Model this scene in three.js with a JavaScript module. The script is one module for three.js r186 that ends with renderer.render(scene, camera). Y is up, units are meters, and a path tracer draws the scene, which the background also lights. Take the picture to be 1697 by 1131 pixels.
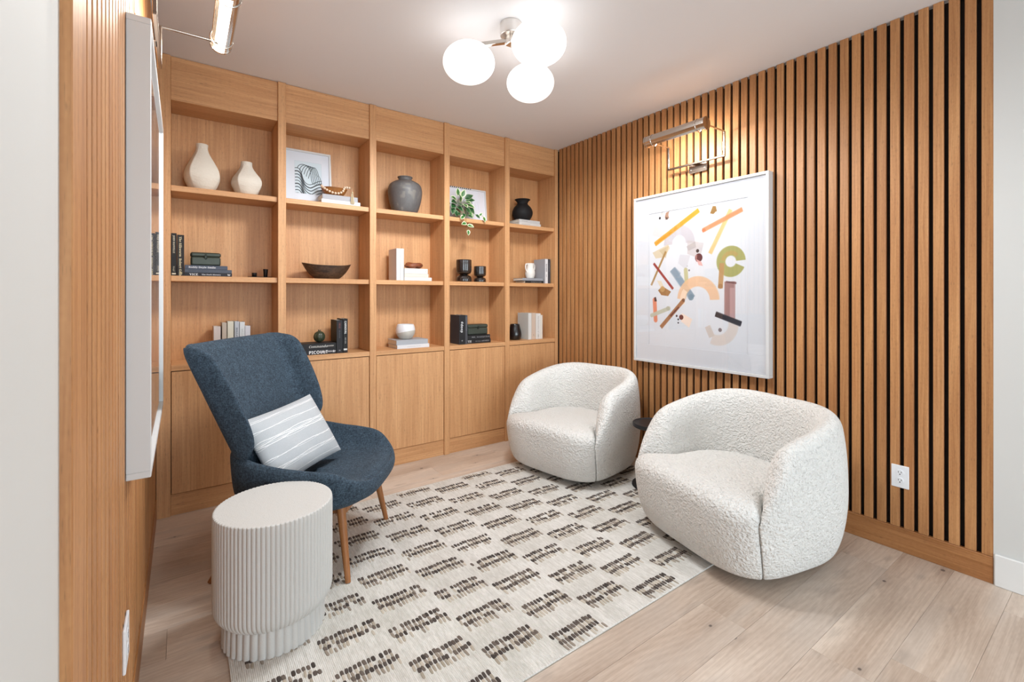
import * as THREE from 'three';
import { mergeGeometries, mergeVertices, toCreasedNormals } from 'three/addons/utils/BufferGeometryUtils.js';
import { ConvexGeometry } from 'three/addons/geometries/ConvexGeometry.js';
import { RoundedBoxGeometry } from 'three/addons/geometries/RoundedBoxGeometry.js';
import { RectAreaLightUniformsLib } from 'three/addons/lights/RectAreaLightUniformsLib.js';

// ---------------------------------------------------------------- camera, sky, daylight, exposure
const IMG_W = 1697, IMG_H = 1131, FOCAL = 762, HORIZON = 491, EYE = 1.31;
const scene = new THREE.Scene();
const camera = new THREE.PerspectiveCamera(2 * Math.atan(IMG_H / 2 / FOCAL) * 180 / Math.PI, IMG_W / IMG_H, 0.02, 60);
camera.setViewOffset(IMG_W, IMG_H, 0, IMG_H / 2 - HORIZON, IMG_W, IMG_H);
const YAW = Math.atan((IMG_W / 2 - 301) / FOCAL);
camera.position.set(0, EYE, 0);
camera.lookAt(Math.sin(YAW), EYE, -Math.cos(YAW));
scene.add(camera);

const renderer = new THREE.WebGLRenderer({ antialias: true });
renderer.toneMapping = THREE.LinearToneMapping;
renderer.toneMappingExposure = 1.0;
renderer.shadowMap.enabled = true;
RectAreaLightUniformsLib.init();
scene.background = new THREE.Color().setRGB(0.86, 0.93, 1.0);

// room measures (metres): left slat face, right slat face, ceiling, bookcase front, back wall, rear window wall
const XL = -0.1225, XR = 2.997, CEIL = 2.744, ZB = -3.396, ZW = -3.70, ZREAR = 6.5;
function windowLight(name, w, h, power, pos, target) {      // daylight of one window opening, just inside its glass
  const l = new THREE.RectAreaLight(new THREE.Color().setRGB(0.79, 0.905, 1.0), power, w, h); l.name = name;
  l.position.set(...pos); scene.add(l); l.lookAt(...target); return l;
}
windowLight('rear_window_daylight', 2.5, 2.1, 9, [1.44, 1.3, ZREAR - .06], [1.44, 1.3, 0]);
windowLight('side_window_daylight', 3.1, 2.1, 4.4, [-.07, 1.3, 3.6], [3, 1.3, 3.6]);
const GLOBE_POWER = 3.7, PICTURE_POWER = 170;

// ---------------------------------------------------------------- helpers
function mulberry(a) { return () => { a |= 0; a = a + 0x6D2B79F5 | 0; let t = Math.imul(a ^ a >>> 15, 1 | a); t = t + Math.imul(t ^ t >>> 7, 61 | t) ^ t; return ((t ^ t >>> 14) >>> 0) / 4294967296; }; }
const rnd = mulberry(77);
const clamp = (v, a = 0, b = 1) => Math.min(b, Math.max(a, v));
const lerp = (a, b, t) => a + (b - a) * t;
const sstep = (a, b, v) => { const t = clamp((v - a) / (b - a)); return t * t * (3 - 2 * t); };
function curve(pts, t) {             // smooth monotone-ish interpolation through [t, value] pairs
  if (t <= pts[0][0]) return pts[0][1];
  for (let i = 1; i < pts.length; i++) if (t <= pts[i][0]) {
    const [a, va] = pts[i - 1], [b, vb] = pts[i];
    const m = (j) => j <= 0 || j >= pts.length - 1 ? 0 : (pts[j + 1][1] - pts[j - 1][1]) / (pts[j + 1][0] - pts[j - 1][0]);
    const h = b - a, s = (t - a) / h, s2 = s * s, s3 = s2 * s;
    return (2 * s3 - 3 * s2 + 1) * va + (s3 - 2 * s2 + s) * h * m(i - 1) + (-2 * s3 + 3 * s2) * vb + (s3 - s2) * h * m(i);
  }
  return pts[pts.length - 1][1];
}
const taken = {};
function numbered(name) { const n = taken[name] = (taken[name] ?? -1) + 1; return n ? name + '_' + String(n).padStart(3, '0') : name; }
function shadowed(m) { m.castShadow = true; m.receiveShadow = true; return m; }
function thing(name, label, category, pos = [0, 0, 0], turn = 0, group) {
  const g = new THREE.Group(); g.name = numbered(name); g.position.set(...pos); g.rotation.y = turn;
  g.userData = { label, category }; if (group) g.userData.group = group;
  scene.add(g); return g;
}
function part(parent, name, geo, mat, pos) {
  const m = shadowed(new THREE.Mesh(geo, mat)); m.name = name; if (pos) m.position.set(...pos); parent.add(m); return m;
}
function structure(name) { const g = new THREE.Group(); g.name = name; g.userData = { kind: 'structure' }; scene.add(g); return g; }
function tagPlain(m, label, category, group) { m.name = numbered(m.name); m.userData = { label, category }; if (group) m.userData.group = group; scene.add(shadowed(m)); return m; }

function chamferBox(w, h, d, c = 0.0015) {
  const p = [], x = w / 2, y = h / 2, z = d / 2; c = Math.min(c, x * .8, y * .8, z * .8);
  for (const a of [-1, 1]) for (const b of [-1, 1]) for (const e of [-1, 1]) {
    p.push(new THREE.Vector3(a * x, b * (y - c), e * (z - c)), new THREE.Vector3(a * (x - c), b * y, e * (z - c)), new THREE.Vector3(a * (x - c), b * (y - c), e * z));
  }
  const g = new ConvexGeometry(p); return g;
}
// uv in texture tiles; grain runs along v
function grainUV(geo, axis, tw, th, ou = 0, ov = 0) {
  if (geo.index) geo = geo.toNonIndexed();
  const P = geo.attributes.position, n = P.count, uv = new Float32Array(n * 2);
  const A = new THREE.Vector3(), B = new THREE.Vector3(), Cc = new THREE.Vector3();
  const gi = 'xyz'.indexOf(axis);
  for (let i = 0; i < n; i += 3) {
    A.fromBufferAttribute(P, i); B.fromBufferAttribute(P, i + 1); Cc.fromBufferAttribute(P, i + 2);
    const nn = B.clone().sub(A).cross(Cc.clone().sub(A)); const ab = [Math.abs(nn.x), Math.abs(nn.y), Math.abs(nn.z)];
    let k = ab.indexOf(Math.max(...ab));
    const rest = [0, 1, 2].filter(j => j !== k);
    const vi = rest.includes(gi) ? gi : rest[1], ui = rest.find(j => j !== vi);
    [A, B, Cc].forEach((q, j) => { const c = [q.x, q.y, q.z]; uv[(i + j) * 2] = c[ui] / tw + ou + k * .37; uv[(i + j) * 2 + 1] = c[vi] / th + ov; });
  }
  geo.setAttribute('uv', new THREE.BufferAttribute(uv, 2));
  return geo;
}
function woodBox(w, h, d, axis, c = 0.0015) { return grainUV(chamferBox(w, h, d, c), axis, .5, 1, rnd() * 7, rnd() * 7); }
function tube(pts, r, seg = 24, rad = 10, closed = false) { return new THREE.TubeGeometry(new THREE.CatmullRomCurve3(pts.map(p => new THREE.Vector3(...p)), closed), seg, r, rad, closed); }
function bar(a, b, r0, r1 = r0, rad = 14) {
  const A = new THREE.Vector3(...a), B = new THREE.Vector3(...b), L = A.distanceTo(B);
  const g = new THREE.CylinderGeometry(r1, r0, L, rad); g.translate(0, L / 2, 0);
  g.applyQuaternion(new THREE.Quaternion().setFromUnitVectors(new THREE.Vector3(0, 1, 0), B.clone().sub(A).normalize())); g.translate(...a); return g;
}
function lathe(pts, seg = 48) { const g = new THREE.LatheGeometry(pts.map(p => new THREE.Vector2(...p)), seg); return g; }
function smoothLathe(pts, seg = 56, div = 48) {
  const c = new THREE.CatmullRomCurve3(pts.map(p => new THREE.Vector3(p[0], p[1], 0)), false, 'centripetal').getPoints(div);
  return new THREE.LatheGeometry(c.map(p => new THREE.Vector2(Math.max(p.x, 0), p.y)), seg);
}
// surface nets: mesh of the zero level of a distance field
function surfaceNets(f, lo, hi, s) {
  const N = [0, 1, 2].map(i => Math.ceil((hi[i] - lo[i]) / s) + 1), [nx, ny, nz] = N;
  const v = new Float32Array(nx * ny * nz), id = (i, j, k) => i + nx * (j + ny * k);
  for (let k = 0; k < nz; k++) for (let j = 0; j < ny; j++) for (let i = 0; i < nx; i++) v[id(i, j, k)] = f(lo[0] + i * s, lo[1] + j * s, lo[2] + k * s);
  const cell = new Int32Array(nx * ny * nz).fill(-1), pos = [], nor = [], idx = [];
  for (let k = 0; k < nz - 1; k++) for (let j = 0; j < ny - 1; j++) for (let i = 0; i < nx - 1; i++) {
    let c = 0, x = 0, y = 0, z = 0; const c8 = [];
    for (let q = 0; q < 8; q++) c8.push(v[id(i + (q & 1), j + (q >> 1 & 1), k + (q >> 2))]);
    for (let q = 0; q < 8; q++) for (const b of [1, 2, 4]) if (!(q & b)) {
      const r = q | b, a0 = c8[q], a1 = c8[r]; if ((a0 < 0) === (a1 < 0)) continue;
      const t = a0 / (a0 - a1); c++;
      x += (q & 1) + (b === 1 ? t : 0); y += (q >> 1 & 1) + (b === 2 ? t : 0); z += (q >> 2) + (b === 4 ? t : 0);
    }
    if (!c) continue;
    let X = lo[0] + (i + x / c) * s, Y = lo[1] + (j + y / c) * s, Z = lo[2] + (k + z / c) * s;
    const e = s * .5; let gx, gy, gz, gl;
    for (let it = 0; it < 2; it++) {
      gx = (f(X + e, Y, Z) - f(X - e, Y, Z)) / (2 * e); gy = (f(X, Y + e, Z) - f(X, Y - e, Z)) / (2 * e); gz = (f(X, Y, Z + e) - f(X, Y, Z - e)) / (2 * e);
      gl = Math.hypot(gx, gy, gz) || 1; const d = clamp(f(X, Y, Z) / gl, -s * .4, s * .4); X -= d * gx / gl; Y -= d * gy / gl; Z -= d * gz / gl;
    }
    cell[id(i, j, k)] = pos.length / 3; pos.push(X, Y, Z); nor.push(gx / gl, gy / gl, gz / gl);
  }
  const quad = (a, b, c, d, flip) => { if (a < 0 || b < 0 || c < 0 || d < 0) return; flip ? idx.push(a, c, b, a, d, c) : idx.push(a, b, c, a, c, d); };
  for (let k = 1; k < nz - 1; k++) for (let j = 1; j < ny - 1; j++) for (let i = 1; i < nx - 1; i++) {
    const a = v[id(i, j, k)] < 0;
    let b = v[id(i + 1, j, k)] < 0; if (a !== b) quad(cell[id(i, j - 1, k - 1)], cell[id(i, j, k - 1)], cell[id(i, j, k)], cell[id(i, j - 1, k)], !a);
    b = v[id(i, j + 1, k)] < 0; if (a !== b) quad(cell[id(i - 1, j, k - 1)], cell[id(i - 1, j, k)], cell[id(i, j, k)], cell[id(i, j, k - 1)], !a);
    b = v[id(i, j, k + 1)] < 0; if (a !== b) quad(cell[id(i - 1, j - 1, k)], cell[id(i, j - 1, k)], cell[id(i, j, k)], cell[id(i - 1, j, k)], !a);
  }
  const g = new THREE.BufferGeometry(); g.setAttribute('position', new THREE.Float32BufferAttribute(pos, 3)); g.setAttribute('normal', new THREE.Float32BufferAttribute(nor, 3)); g.setIndex(idx); return g;
}
// a closed skin from a grid of points p(i, j); wraps in i when asked
function gridSkin(nu, nv, p, wrapU = false) {
  const pos = [], uv = [], idx = [];
  for (let j = 0; j <= nv; j++) for (let i = 0; i <= nu; i++) { const q = p(i / nu, j / nv); pos.push(q[0], q[1], q[2]); uv.push(q[3] ?? i / nu, q[4] ?? j / nv); }
  const w = nu + 1;
  for (let j = 0; j < nv; j++) for (let i = 0; i < nu; i++) { const a = j * w + i; idx.push(a, a + 1, a + w + 1, a, a + w + 1, a + w); }
  const g = new THREE.BufferGeometry(); g.setAttribute('position', new THREE.Float32BufferAttribute(pos, 3)); g.setAttribute('uv', new THREE.Float32BufferAttribute(uv, 2)); g.setIndex(idx); g.computeVertexNormals();
  if (wrapU) { const n = g.attributes.normal; for (let j = 0; j <= nv; j++) { const a = j * w, b = a + nu; const x = n.getX(a) + n.getX(b), y = n.getY(a) + n.getY(b), z = n.getZ(a) + n.getZ(b), l = Math.hypot(x, y, z) || 1; n.setXYZ(a, x / l, y / l, z / l); n.setXYZ(b, x / l, y / l, z / l); } }
  return g;
}

// ---------------------------------------------------------------- textures
function hash2(x, y, s) { let h = Math.imul(x, 374761393) ^ Math.imul(y, 668265263) ^ Math.imul(s, 1442695041); h = Math.imul(h ^ h >>> 13, 1274126177); return ((h ^ h >>> 16) >>> 0) / 4294967296; }
function vn(x, y, px, py, s) {       // tiling value noise
  const xi = Math.floor(x), yi = Math.floor(y); let fx = x - xi, fy = y - yi; fx = fx * fx * (3 - 2 * fx); fy = fy * fy * (3 - 2 * fy);
  const m = (a, n) => ((a % n) + n) % n, x0 = m(xi, px), x1 = m(xi + 1, px), y0 = m(yi, py), y1 = m(yi + 1, py);
  return lerp(lerp(hash2(x0, y0, s), hash2(x1, y0, s), fx), lerp(hash2(x0, y1, s), hash2(x1, y1, s), fx), fy);
}
function dataTex(w, h, fn, srgb = true) {
  const d = new Uint8Array(w * h * 4);
  for (let y = 0; y < h; y++) for (let x = 0; x < w; x++) { const c = fn(x / w, y / h, x, y), i = (y * w + x) * 4; if (typeof c === 'number') d[i] = d[i + 1] = d[i + 2] = clamp(c) * 255; else { d[i] = clamp(c[0], 0, 255); d[i + 1] = clamp(c[1], 0, 255); d[i + 2] = clamp(c[2], 0, 255); } d[i + 3] = 255; }
  const t = new THREE.DataTexture(d, w, h); t.wrapS = t.wrapT = THREE.RepeatWrapping; t.magFilter = THREE.LinearFilter; t.minFilter = THREE.LinearMipmapLinearFilter; t.generateMipmaps = true; if (srgb) t.colorSpace = THREE.SRGBColorSpace; t.needsUpdate = true; return t;
}
function canvasTex(w, h, draw) { const c = document.createElement('canvas'); c.width = w; c.height = h; draw(c.getContext('2d'), w, h); const t = new THREE.CanvasTexture(c); t.colorSpace = THREE.SRGBColorSpace; t.magFilter = THREE.LinearFilter; return t; }
const mix3 = (a, b, t) => [lerp(a[0], b[0], t), lerp(a[1], b[1], t), lerp(a[2], b[2], t)];
function oak(seed, light, dark) {
  return dataTex(512, 1024, (u, v) => {
    const wp = (vn(u * 5, v * 3, 5, 3, seed) - .5) * .03;
    const g1 = vn((u + wp) * 64, v * 3, 64, 3, seed + 1), g2 = vn((u + wp) * 170, v * 7, 170, 7, seed + 2), big = vn((u + wp) * 9, v * 2, 9, 2, seed + 3), fl = vn(u * 128, v * 128, 128, 128, seed + 5);
    const po = vn((u + wp) * 256, v * 40, 256, 40, seed + 4);
    let t = .34 * g1 + .28 * g2 + .26 * big + .12 * fl; t = clamp((t - .5) * 1.7 + .5);
    const c = mix3(dark, light, t), k = po > .8 ? 1 - (po - .8) * .75 : 1; return [c[0] * k, c[1] * k, c[2] * k];
  });
}
const oakShelf = oak(11, [220, 170, 121], [193, 140, 93]);
const oakSlat = oak(31, [203, 150, 99], [168, 113, 68]);
const oakLeg = oak(51, [176, 118, 70], [146, 92, 50]);
const M = {};
const std = (o) => new THREE.MeshStandardMaterial(o);
M.shelf = std({ map: oakShelf, roughness: .5 });
M.shelf2 = std({ map: oakShelf, roughness: .5, color: new THREE.Color(.97, .955, .94) });
M.slats = [[1, 1, 1], [.95, .94, .92], [1.0, .97, .93], [.9, .88, .85]].map(c => std({ map: oakSlat, roughness: .48, color: new THREE.Color(...c) }));
M.slatBase = std({ map: oakSlat, roughness: .42, color: new THREE.Color(.84, .78, .72) });
M.legWood = std({ map: oakLeg, roughness: .45 });
M.felt = std({ color: 0x120d0b, roughness: .95 });
M.paint = std({ color: 0xd4d4d1, roughness: .7 });
M.ceiling = std({ color: 0xececee, roughness: .85 });
M.trim = std({ color: 0xe6e6e4, roughness: .45 });
M.frameWhite = std({ color: 0xd3d4d4, roughness: .4 });
M.nickel = std({ color: new THREE.Color(.6, .55, .5), metalness: 1, roughness: .14 });
M.nickelDark = std({ color: new THREE.Color(.36, .31, .27), metalness: 1, roughness: .22 });
M.nickelSatin = std({ color: new THREE.Color(.74, .71, .68), metalness: 1, roughness: .34 });
M.glassPane = new THREE.MeshPhysicalMaterial({ color: 0xffffff, roughness: 0.01, transmission: 1, thickness: 0, ior: 1.5 });
M.plastic = std({ color: 0xeef1f5, roughness: .35 });
M.dark = std({ color: 0x0a0a0c, roughness: .6 });

// ---------------------------------------------------------------- floor: pale washed oak planks running along x
const planksTex = [3, 8].map((seed, q) => {
  const R = mulberry(seed * 97), kn = []; for (let i = 0; i < 16; i++) kn.push([R(), R(), .007 + R() * .014, R()]);
  return dataTex(512, 1024, (u, v) => {                     // 0.5 m x 2 m
    let du = 0, dk = 0;
    for (const [a, b, r, s] of kn) {
      let x = u - a, y = v - b; x -= Math.round(x); y -= Math.round(y); x *= .5; y *= 2;
      const d = Math.hypot(x, y * .38); du += Math.sign(x || 1) * .010 * Math.exp(-d * d / (r * r * 7)); dk = Math.max(dk, s > .35 ? 1 - sstep(r * .25, r * .62, Math.hypot(x, y * .7)) : 0); dk = Math.max(dk, .2 * (1 - sstep(r * .5, r * 2.2, Math.hypot(x, y * .4))) * (.4 + .6 * vn(u * 120, v * 60, 120, 60, seed + 12)));
    }
    const wp = (vn(u * 3, v * 4, 3, 4, seed) - .5) * .22 + (vn(u * 7, v * 9, 7, 9, seed + 9) - .5) * .05;
    const ring = .5 + .5 * Math.sin((u + wp + du * 4) * 2 * Math.PI * 22), fine = .6 * vn(u * 210, v * 12, 210, 12, seed + 2) + .4 * vn(u * 90, v * 90, 90, 90, seed + 3), big = vn(u * 4, v * 5, 4, 5, seed + 4), patch = vn(u * 9, v * 6, 9, 6, seed + 6);
    const t = clamp(.09 * ring + .27 * fine + .42 * big + .22 * patch);
    let c = mix3([178, 157, 140], [228, 213, 198], clamp((t - .5) * 1.7 + .56));
    c = mix3(c, [184, 172, 162], .35 * sstep(.5, .85, patch));
    c = mix3(c, [92, 82, 78], dk * .85);
    return c;
  });
});
M.planks = [];
for (const t of planksTex) for (const c of [[1, 1, 1], [.95, .935, .92], [1.0, .98, .96], [.9, .885, .87]]) M.planks.push(std({ map: t, roughness: .42, color: new THREE.Color(...c) }));
{
  const floor = structure('floor');
  const sub = part(floor, 'subfloor', new THREE.BoxGeometry(3.9, .12, 10.6), std({ color: 0x4a3f38, roughness: .9 }), [1.43, -.075, 1.4]);
  const R = mulberry(5), W = .19;
  for (let r = -38; r < 20; r++) {
    const z1 = -.36 - W * r, z0 = z1 - W; if (z1 < ZW || z0 > ZREAR + .1) continue;
    let x = XL - .15 - R() * 1.7; const end = XR + .15;
    if (r === 2) x = 2.745 - 1.9 * 2; if (r === 3) x = 1.8 - 1.9 * 2; if (r === 1) x = 1.9 - 1.9 * 2;
    while (x < end) {
      const a = Math.max(x, XL - .15), b = Math.min(x + 1.9, end); x += 1.9; if (b - a < .02) continue;
      const g = grainUV(chamferBox(b - a - .0006, .015, W - .0006, .0007), 'x', .5, 2, R() * 9, R() * 9);
      part(floor, 'plank', g, M.planks[Math.floor(R() * M.planks.length)], [(a + b) / 2, -.0075, (z0 + z1) / 2]);
    }
  }
}
// ---------------------------------------------------------------- ceiling and walls
{
  const c = shadowed(new THREE.Mesh(new THREE.BoxGeometry(3.9, .16, 10.6), M.ceiling)); c.name = 'ceiling'; c.position.set(1.43, CEIL + .08, 1.4); c.userData = { kind: 'structure' }; scene.add(c);
  const wb = shadowed(new THREE.Mesh(new THREE.BoxGeometry(3.9, CEIL, .12), M.paint)); wb.name = 'wall_back'; wb.position.set(1.43, CEIL / 2, ZW - .06); wb.userData = { kind: 'structure' }; scene.add(wb);
  // rear wall, behind the camera, with the window opening that lets the daylight in
  const wr = structure('wall_rear');
  const ox0 = .14, ox1 = 2.74, oy0 = .2, oy1 = 2.4;
  part(wr, 'wall_panel', new THREE.BoxGeometry(ox0 + .5, CEIL, .12), M.paint, [(ox0 - .5) / 2, CEIL / 2, ZREAR + .06]);
  part(wr, 'wall_panel', new THREE.BoxGeometry(3.35 - ox1, CEIL, .12), M.paint, [(ox1 + 3.35) / 2, CEIL / 2, ZREAR + .06]);
  part(wr, 'wall_panel', new THREE.BoxGeometry(ox1 - ox0, oy0, .12), M.paint, [(ox0 + ox1) / 2, oy0 / 2, ZREAR + .06]);
  part(wr, 'wall_panel', new THREE.BoxGeometry(ox1 - ox0, CEIL - oy1, .12), M.paint, [(ox0 + ox1) / 2, (CEIL + oy1) / 2, ZREAR + .06]);
  const w = structure('window_1');
  for (const x of [ox0 + .03, (ox0 + ox1) / 2, ox1 - .03]) part(w, 'window_frame', chamferBox(.06, oy1 - oy0, .06, .003), M.trim, [x, (oy0 + oy1) / 2, ZREAR + .06]);
  for (const y of [oy0 + .03, oy1 - .03]) part(w, 'window_frame', chamferBox(ox1 - ox0, .06, .06, .003), M.trim, [(ox0 + ox1) / 2, y, ZREAR + .06]);
  for (const k of [0, 1]) part(w, 'pane', new THREE.BoxGeometry((ox1 - ox0) / 2 - .09, oy1 - oy0 - .12, .006), M.glassPane, [ox0 + (ox1 - ox0) * (.25 + .5 * k), (oy0 + oy1) / 2, ZREAR + .06]);
}
const BASE_H = .121, PITCH = .0562, SLAT = .0382, DEEP = .02;
const slatGeos = [0, 1, 2, 3, 4, 5].map(() => woodBox(DEEP, CEIL - BASE_H - .002, SLAT, 'y', .0012));
{
  const wr = structure('wall_right'), zEnd = -.4205;
  part(wr, 'drywall', new THREE.BoxGeometry(.14, CEIL, ZREAR - zEnd), M.paint, [XR + .07, CEIL / 2, (ZREAR + zEnd) / 2]);
  part(wr, 'drywall', new THREE.BoxGeometry(.115, CEIL, zEnd - ZW), M.paint, [XR + .0825, CEIL / 2, (zEnd + ZW) / 2]);
  part(wr, 'felt_backing', new THREE.BoxGeometry(.006, CEIL - BASE_H - .012, zEnd - ZW), M.felt, [XR + .0225, BASE_H + (CEIL - BASE_H - .012) / 2, (zEnd + ZW) / 2]);
  const R = mulberry(4);
  for (let k = 0, z = zEnd - SLAT / 2; z - SLAT / 2 > ZB - .03; k++, z -= PITCH) part(wr, 'slat', slatGeos[k * 5 % 6], M.slats[Math.floor(R() * 4)], [XR + DEEP / 2, BASE_H + (CEIL - BASE_H) / 2, z]);
  const b = structure('baseboard_right'); 
  part(b, 'wood_baseboard', woodBox(.024, BASE_H, zEnd - ZB, 'z', .002), M.slatBase, [XR + .008, BASE_H / 2, (zEnd + ZB) / 2]);
  part(b, 'white_baseboard', chamferBox(.014, .142, ZREAR - zEnd - .004, .003), M.trim, [XR - .007, .071, (ZREAR + zEnd) / 2 + .002]);
}
{
  const wl = structure('wall_left'), zEnd = -.873, zSl = -.985;
  // white wall towards the camera, with the side window behind it
  const wx = XL - .0135 - .07, a0 = 2.0, a1 = 5.2, b0 = .2, b1 = 2.4;
  part(wl, 'drywall', new THREE.BoxGeometry(.14, CEIL, a0 - zEnd), M.paint, [wx, CEIL / 2, (a0 + zEnd) / 2]);
  part(wl, 'drywall', new THREE.BoxGeometry(.14, CEIL, ZREAR - a1), M.paint, [wx, CEIL / 2, (a1 + ZREAR) / 2]);
  part(wl, 'drywall', new THREE.BoxGeometry(.14, b0, a1 - a0), M.paint, [wx, b0 / 2, (a0 + a1) / 2]);
  part(wl, 'drywall', new THREE.BoxGeometry(.14, CEIL - b1, a1 - a0), M.paint, [wx, (CEIL + b1) / 2, (a0 + a1) / 2]);
  const w2 = structure('window_2');
  for (const z of [a0 + .03, (a0 + a1) / 2, a1 - .03]) part(w2, 'window_frame', chamferBox(.06, b1 - b0, .06, .003), M.trim, [wx, (b0 + b1) / 2, z]);
  for (const y of [b0 + .03, b1 - .03]) part(w2, 'window_frame', chamferBox(.06, .06, a1 - a0, .003), M.trim, [wx, y, (a0 + a1) / 2]);
  for (const k of [0, 1]) part(w2, 'pane', new THREE.BoxGeometry(.006, b1 - b0 - .12, (a1 - a0) / 2 - .09), M.glassPane, [wx, (b0 + b1) / 2, a0 + (a1 - a0) * (.25 + .5 * k)]);
  part(wl, 'drywall', new THREE.BoxGeometry(.12, CEIL, zEnd - ZW), M.paint, [XL - .085, CEIL / 2, (zEnd + ZW) / 2]);
  part(wl, 'felt_backing', new THREE.BoxGeometry(.005, CEIL - BASE_H - .012, zSl - ZB), M.felt, [XL - .0225, BASE_H + (CEIL - BASE_H - .012) / 2, (zSl + ZB) / 2]);
  part(wl, 'end_board', woodBox(.024, CEIL, zEnd - zSl, 'y', .0015), M.slats[0], [XL - .012, CEIL / 2, (zEnd + zSl) / 2]);
  const R = mulberry(14);
  for (let k = 0, z = zSl - .012 - SLAT / 2; z - SLAT / 2 > ZB - .03; k++, z -= PITCH) part(wl, 'slat', slatGeos[k * 5 % 6], M.slats[Math.floor(R() * 4)], [XL - DEEP / 2, BASE_H + (CEIL - BASE_H) / 2, z]);
  const b = structure('baseboard_left');
  part(b, 'wood_baseboard', woodBox(.024, BASE_H, zSl - ZB, 'z', .002), M.slatBase, [XL - .008, BASE_H / 2, (zSl + ZB) / 2]);
}

// ---------------------------------------------------------------- built-in bookcase
const Y1 = 1.974, Y2 = 1.433, Y3 = .896, SH = .034, ZBACK = -3.668;
const STILE = [[-.1205, -.053], [.5215, .5705], [1.138, 1.187], [1.756, 1.805], [2.366, 2.415], [2.958, 2.9965]];
{
  const b = thing('bookcase', 'wall-wide built-in oak bookcase with open shelves above five flat doors', 'bookcase', [1.43, 0, -3.53]);
  const at = (x, y, z) => [x - 1.43, y, z + 3.53];
  STILE.forEach(([a, c]) => part(b, 'stile', woodBox(c - a, CEIL - .002, ZB - ZBACK, 'y', .0018), M.shelf, at((a + c) / 2, CEIL / 2 - .001, (ZB + ZBACK) / 2)));
  for (let i = 0; i < 5; i++) {
    const x0 = STILE[i][1] + .0006, x1 = STILE[i + 1][0] - .0006, w = x1 - x0, cx = (x0 + x1) / 2;
    part(b, 'back_panel', woodBox(w + .02, CEIL - .01, .02, 'y'), M.shelf2, at(cx, CEIL / 2, ZBACK - .011));
    part(b, 'header_panel', woodBox(w, CEIL - .002 - 2.482, ZB - .014 - ZBACK, 'x', .0015), M.shelf, at(cx, (CEIL - .002 + 2.482) / 2, (ZB - .014 + ZBACK) / 2));
    for (const y of [Y1, Y2]) part(b, 'shelf', woodBox(w, SH, ZB - .018 - ZBACK, 'x', .0018), M.shelf, at(cx, y - SH / 2, (ZB - .018 + ZBACK) / 2));
    part(b, 'counter_shelf', woodBox(w, SH, ZB - .003 - ZBACK, 'x', .0018), M.shelf, at(cx, Y3 - SH / 2, (ZB - .003 + ZBACK) / 2));
    part(b, 'cabinet_door', woodBox(w - .006, Y3 - SH - .005 - .128, .02, 'y', .0015), M.shelf, at(cx, (Y3 - SH - .005 + .128) / 2, ZB - .016));
    part(b, 'toe_kick', woodBox(w, .125, .02, 'x', .0015), M.shelf2, at(cx, .0625, ZB - .022));
    part(b, 'carcass', new THREE.BoxGeometry(w, Y3 - SH - .13, .01), M.dark, at(cx, (Y3 - SH + .13) / 2, ZB - .035));
  }
}

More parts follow.
